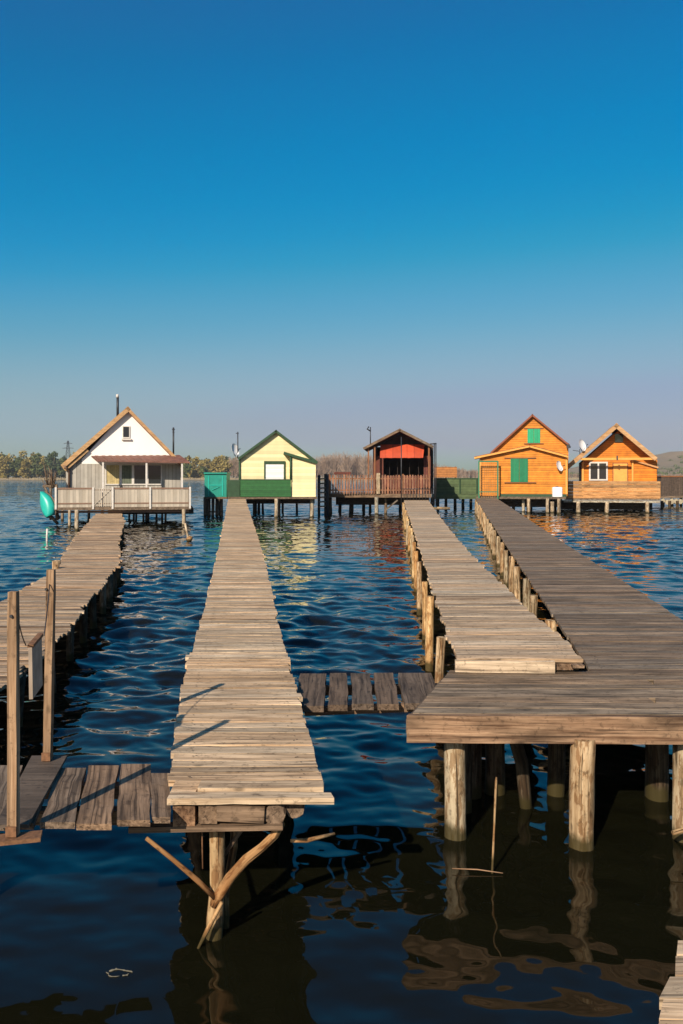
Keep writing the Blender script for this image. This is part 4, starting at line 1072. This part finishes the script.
# pylon
py_ = thing('pylon', 'tall lattice power pylon rising behind the far trees left of the white cottage', 'pylon', (wx(68, 900), 900, 1))
m = MB(); xc = wx(68, 900); hh = 41
def lev(z): return 3.4*(1-z/hh)+.5
for sx in (-1, 1):
    for sy in (-1, 1): m.bar((xc+sx*lev(0), 900+sy*lev(0), 1), (xc+sx*lev(hh), 900+sy*lev(hh), hh), .35, .35)
zz = 2
while zz < hh-3:
    a, b2 = lev(zz), lev(zz+3.5)
    m.bar((xc-a, 900-a, zz), (xc+b2, 900-b2, zz+3.5), .2, .2); m.bar((xc+a, 900-a, zz), (xc-b2, 900-b2, zz+3.5), .2, .2); zz += 3.5
m.build('tower', M['steel_dark'], py_)
for zz, l in ((33, 6), (38, 4.5)):
    m = MB(); m.bar((xc-l, 900, zz), (xc+l, 900, zz), .4, .4); m.bar((xc-l, 900, zz), (xc, 900, zz+1.5), .2, .2); m.bar((xc+l, 900, zz), (xc, 900, zz+1.5), .2, .2); m.build('crossarm', M['steel_dark'], py_)

# ------------------------------------------------------------------ water
def water():
    ys = [-30, -20, -12, -6, -3, -1]; y = 0.0
    while y < 1.5: ys.append(y); y += .06
    y = 1.5
    while y < 120:
        ys.append(y); y += max(.012, .0042*y)
    while y < 710: ys.append(y); y *= 1.03
    ys.append(712.0)
    ys = np.array(ys); nx = 760
    u = np.linspace(-1, 1, nx)
    hw = np.where(ys < 5, 7.0, 7.0+(ys-5)*.62) + np.clip(ys-60, 0, None)*.8
    X = u[None, :]*hw[:, None]; Y = np.repeat(ys[:, None], nx, 1)
    rng = np.random.RandomState(9)
    Z = np.zeros_like(X)
    sp = np.gradient(ys)[:, None]; spx = (2*hw/nx)[:, None]; cell = np.maximum(sp, spx)
    # calm water near the bank and between the near piers, chop further out
    t = np.clip((Y-4.2)/9.0, 0, 1); amp = .30+.70*t*t*(3-2*t)
    gust = 0
    for k in range(7):
        a = rng.uniform(0, 6.28); kk = rng.uniform(.12, .45); gust = gust + np.sin(kk*(X*math.cos(a)+Y*math.sin(a))+rng.uniform(0, 6.28))
    amp = amp*(1+.13*gust)
    nW = 120
    for i in range(nW):
        lam = .13*(14.0)**(rng.rand()**1.0)
        th = math.radians(78) + rng.normal(0, .72)
        k = 2*math.pi/lam; s = .135*math.sqrt(2/nW)*rng.uniform(.5, 1.5)
        ph = rng.uniform(0, 6.28)
        wgt = np.clip((lam/(cell*3.0))-.6, 0, 1)
        warp = .35*np.sin(X*.8+Y*.5+i)+.35*np.sin(-X*.6+Y*.9+2*i)
        arg = k*(X*math.cos(th)+Y*math.sin(th))+ph+warp
        near = np.maximum(amp-.06, .27) if lam < .5 else np.maximum(amp*.97-.10, .17)
        Z += s/k*(np.sin(arg)+.18*np.cos(2*arg))*wgt*near
    vis = np.clip((Y-14)/45, 0, 1)
    rip = (.06+.5*vis)*np.clip(amp, .1, 1.4)
    n0 = len(ys)
    V = np.stack([X, Y, Z], -1).reshape(-1, 3)
    idx = np.arange(n0*nx).reshape(n0, nx)
    Fq = np.stack([idx[:-1, :-1], idx[:-1, 1:], idx[1:, 1:], idx[1:, :-1]], -1).reshape(-1, 4)
    me = bpy.data.meshes.new('water')
    me.vertices.add(len(V)); me.vertices.foreach_set('co', V.ravel())
    me.loops.add(Fq.size); me.loops.foreach_set('vertex_index', Fq.ravel().astype(np.int32))
    me.polygons.add(len(Fq)); me.polygons.foreach_set('loop_start', np.arange(0, Fq.size, 4, dtype=np.int32))
    me.polygons.foreach_set('use_smooth', np.ones(len(Fq), dtype=bool))
    me.update(calc_edges=True)
    a = me.attributes.new('ripple', 'FLOAT', 'POINT'); a.data.foreach_set('value', rip.ravel().astype(np.float32))
    m, nt, b = new_mat('lake water')
    tc = N(nt, 'ShaderNodeTexCoord').outputs['Object']
    ra = N(nt, 'ShaderNodeAttribute', attribute_name='ripple').outputs['Fac']
    geo = N(nt, 'ShaderNodeNewGeometry')
    acc = geo.outputs['Normal']
    for (sc, s, amt, det) in (((.55, 1.3, 1), 1.1, 1.0, 3.0), ((1, 1.4, 1), 5.5, .45, 2.0)):
        mp = N(nt, 'ShaderNodeMapping'); mp.inputs['Scale'].default_value = sc; mp.inputs['Rotation'].default_value = (0, 0, math.radians(12)); nt.links.new(tc, mp.inputs[0])
        n = N(nt, 'ShaderNodeTexNoise'); n.inputs['Scale'].default_value = s; n.inputs['Detail'].default_value = det
        nt.links.new(mp.outputs[0], n.inputs['Vector'])
        sub = N(nt, 'ShaderNodeVectorMath', operation='SUBTRACT'); nt.links.new(n.outputs['Color'], sub.inputs[0]); sub.inputs[1].default_value = (.5, .5, .5)
        mul = N(nt, 'ShaderNodeVectorMath', operation='MULTIPLY'); nt.links.new(sub.outputs[0], mul.inputs[0]); mul.inputs[1].default_value = (amt*.8, amt*1.6, 0)
        scl = N(nt, 'ShaderNodeVectorMath', operation='SCALE'); nt.links.new(mul.outputs[0], scl.inputs[0]); nt.links.new(ra, scl.inputs['Scale'])
        add = N(nt, 'ShaderNodeVectorMath', operation='ADD'); nt.links.new(acc, add.inputs[0]); nt.links.new(scl.outputs[0], add.inputs[1]); acc = add.outputs[0]
    nrm = N(nt, 'ShaderNodeVectorMath', operation='NORMALIZE'); nt.links.new(acc, nrm.inputs[0])
    nt.links.new(nrm.outputs[0], b.inputs['Normal'])
    b.inputs['Base Color'].default_value = (.0062, .0062, .0028, 1)
    b.inputs['Roughness'].default_value = .03; b.inputs['IOR'].default_value = 1.333
    me.materials.append(m)
    o = bpy.data.objects.new('water', me); COL.objects.link(o); structure(o)
water()
# lake bed, one wide sheet to the horizon
m = MB(); m.add([(-2400, -50, -1.6), (2400, -50, -1.6), (2400, 2650, -1.6), (-2400, 2650, -1.6)], [(0, 1, 2, 3)], None, .5)
structure(m.build('lake_bed', M['shore']))

hm = bpy.data.materials.new('thin autumn haze'); hm.use_nodes = True; nt = hm.node_tree; nt.nodes.clear()
ho = nt.nodes.new('ShaderNodeOutputMaterial'); pv = nt.nodes.new('ShaderNodeVolumePrincipled')
pv.inputs['Color'].default_value = (.80, .86, .97, 1); pv.inputs['Density'].default_value = HAZE; pv.inputs['Anisotropy'].default_value = .1
nt.links.new(pv.outputs[0], ho.inputs['Volume'])
m = MB(); m.bx(-2500, 2500, -60, 2700, -2.7, 90)
hz = m.build('haze', hm); hz['kind'] = 'stuff'; tag(hz, 'thin bluish autumn haze over the lake and its far shore', 'haze')
# ------------------------------------------------------------------ light, sky, camera
ELEV = math.radians(30.5); AZ = math.atan2(-.42, -.9)
sv = Vector((math.sin(AZ)*math.cos(ELEV), math.cos(AZ)*math.cos(ELEV), math.sin(ELEV)))
sd = bpy.data.lights.new('sun', 'SUN'); sd.energy = 5.0; sd.angle = math.radians(.5); sd.color = (1.0, .865, .70)
so = bpy.data.objects.new('sun', sd); COL.objects.link(so); so.rotation_euler = (-sv).to_track_quat('-Z', 'Y').to_euler(); so.location = sv*60
w = bpy.data.worlds.new('World'); scene.world = w; w.use_nodes = True; nt = w.node_tree; nt.nodes.clear()
sky = nt.nodes.new('ShaderNodeTexSky'); sky.sky_type = 'NISHITA'; sky.sun_disc = False
sky.sun_elevation = ELEV; sky.sun_rotation = AZ % (2*math.pi); sky.altitude = 150; sky.air_density = 1.0; sky.dust_density = 1.2; sky.ozone_density = 3.0
hs = nt.nodes.new('ShaderNodeHueSaturation'); hs.inputs['Saturation'].default_value = 1.25
bg = nt.nodes.new('ShaderNodeBackground'); bg.inputs['Strength'].default_value = .09
ow = nt.nodes.new('ShaderNodeOutputWorld')
hs.inputs['Value'].default_value = .09
cv = nt.nodes.new('ShaderNodeRGBCurve'); cv.mapping.extend = 'EXTRAPOLATED'; cv.mapping.clip_max_x = 4; cv.mapping.clip_max_y = 4
for ch, pts in ((0, [(0, .02), (.030, .012), (.045, .0), (.085, .0), (.138, .08), (.266, .27), (.413, .35), (1, .75)]),
                (1, [(0, 0), (.13, .15), (.159, .195), (.216, .262), (.319, .362), (.474, .425), (.552, .40), (1, .75)]),
                (2, [(0, 0), (.305, .40), (.356, .473), (.445, .552), (.533, .565), (.58, .585), (.75, .64), (1, .8)])):
    c = cv.mapping.curves[ch]
    for p in pts[1:-1]: c.points.new(*p)
    c.points[-1].location = pts[-1]
cv.mapping.update()
sc_ = nt.nodes.new('ShaderNodeVectorMath'); sc_.operation = 'SCALE'; sc_.inputs['Scale'].default_value = 10.0/EXPF
tcw = nt.nodes.new('ShaderNodeTexCoord'); sxw = nt.nodes.new('ShaderNodeSeparateXYZ'); nt.links.new(tcw.outputs['Generated'], sxw.inputs[0])
haz = ramp(nt, sxw.outputs[2], [(0.0, (1.02, 1.02, .82)), (.06, (1.01, 1.02, .86)), (.2, (1, 1, 1))])
skc = mix(nt, cv.outputs[0], haz, 1.0, 'MULTIPLY')
bg.inputs['Strength'].default_value = .1
nt.links.new(sky.outputs[0], hs.inputs['Color']); nt.links.new(hs.outputs[0], cv.inputs['Color']); nt.links.new(skc, sc_.inputs[0]); nt.links.new(sc_.outputs[0], bg.inputs[0]); nt.links.new(bg.outputs[0], ow.inputs[0])

cd = bpy.data.cameras.new('camera'); cam = bpy.data.objects.new('camera', cd); COL.objects.link(cam)
cam.location = (0, 0, H); cam.rotation_euler = (math.radians(90), 0, 0)
cd.sensor_width = 36; cd.lens = F/1024*36; cd.shift_y = -(512-HY)/1024; cd.clip_start = .05; cd.clip_end = 8000
scene.camera = cam
scene.render.resolution_x = 683; scene.render.resolution_y = 1024
vs_ = scene.view_settings; vs_.view_transform = 'Standard'; vs_.look = 'None'; vs_.exposure = math.log2(EXPF); vs_.gamma = 1; vs_.use_curve_mapping = False
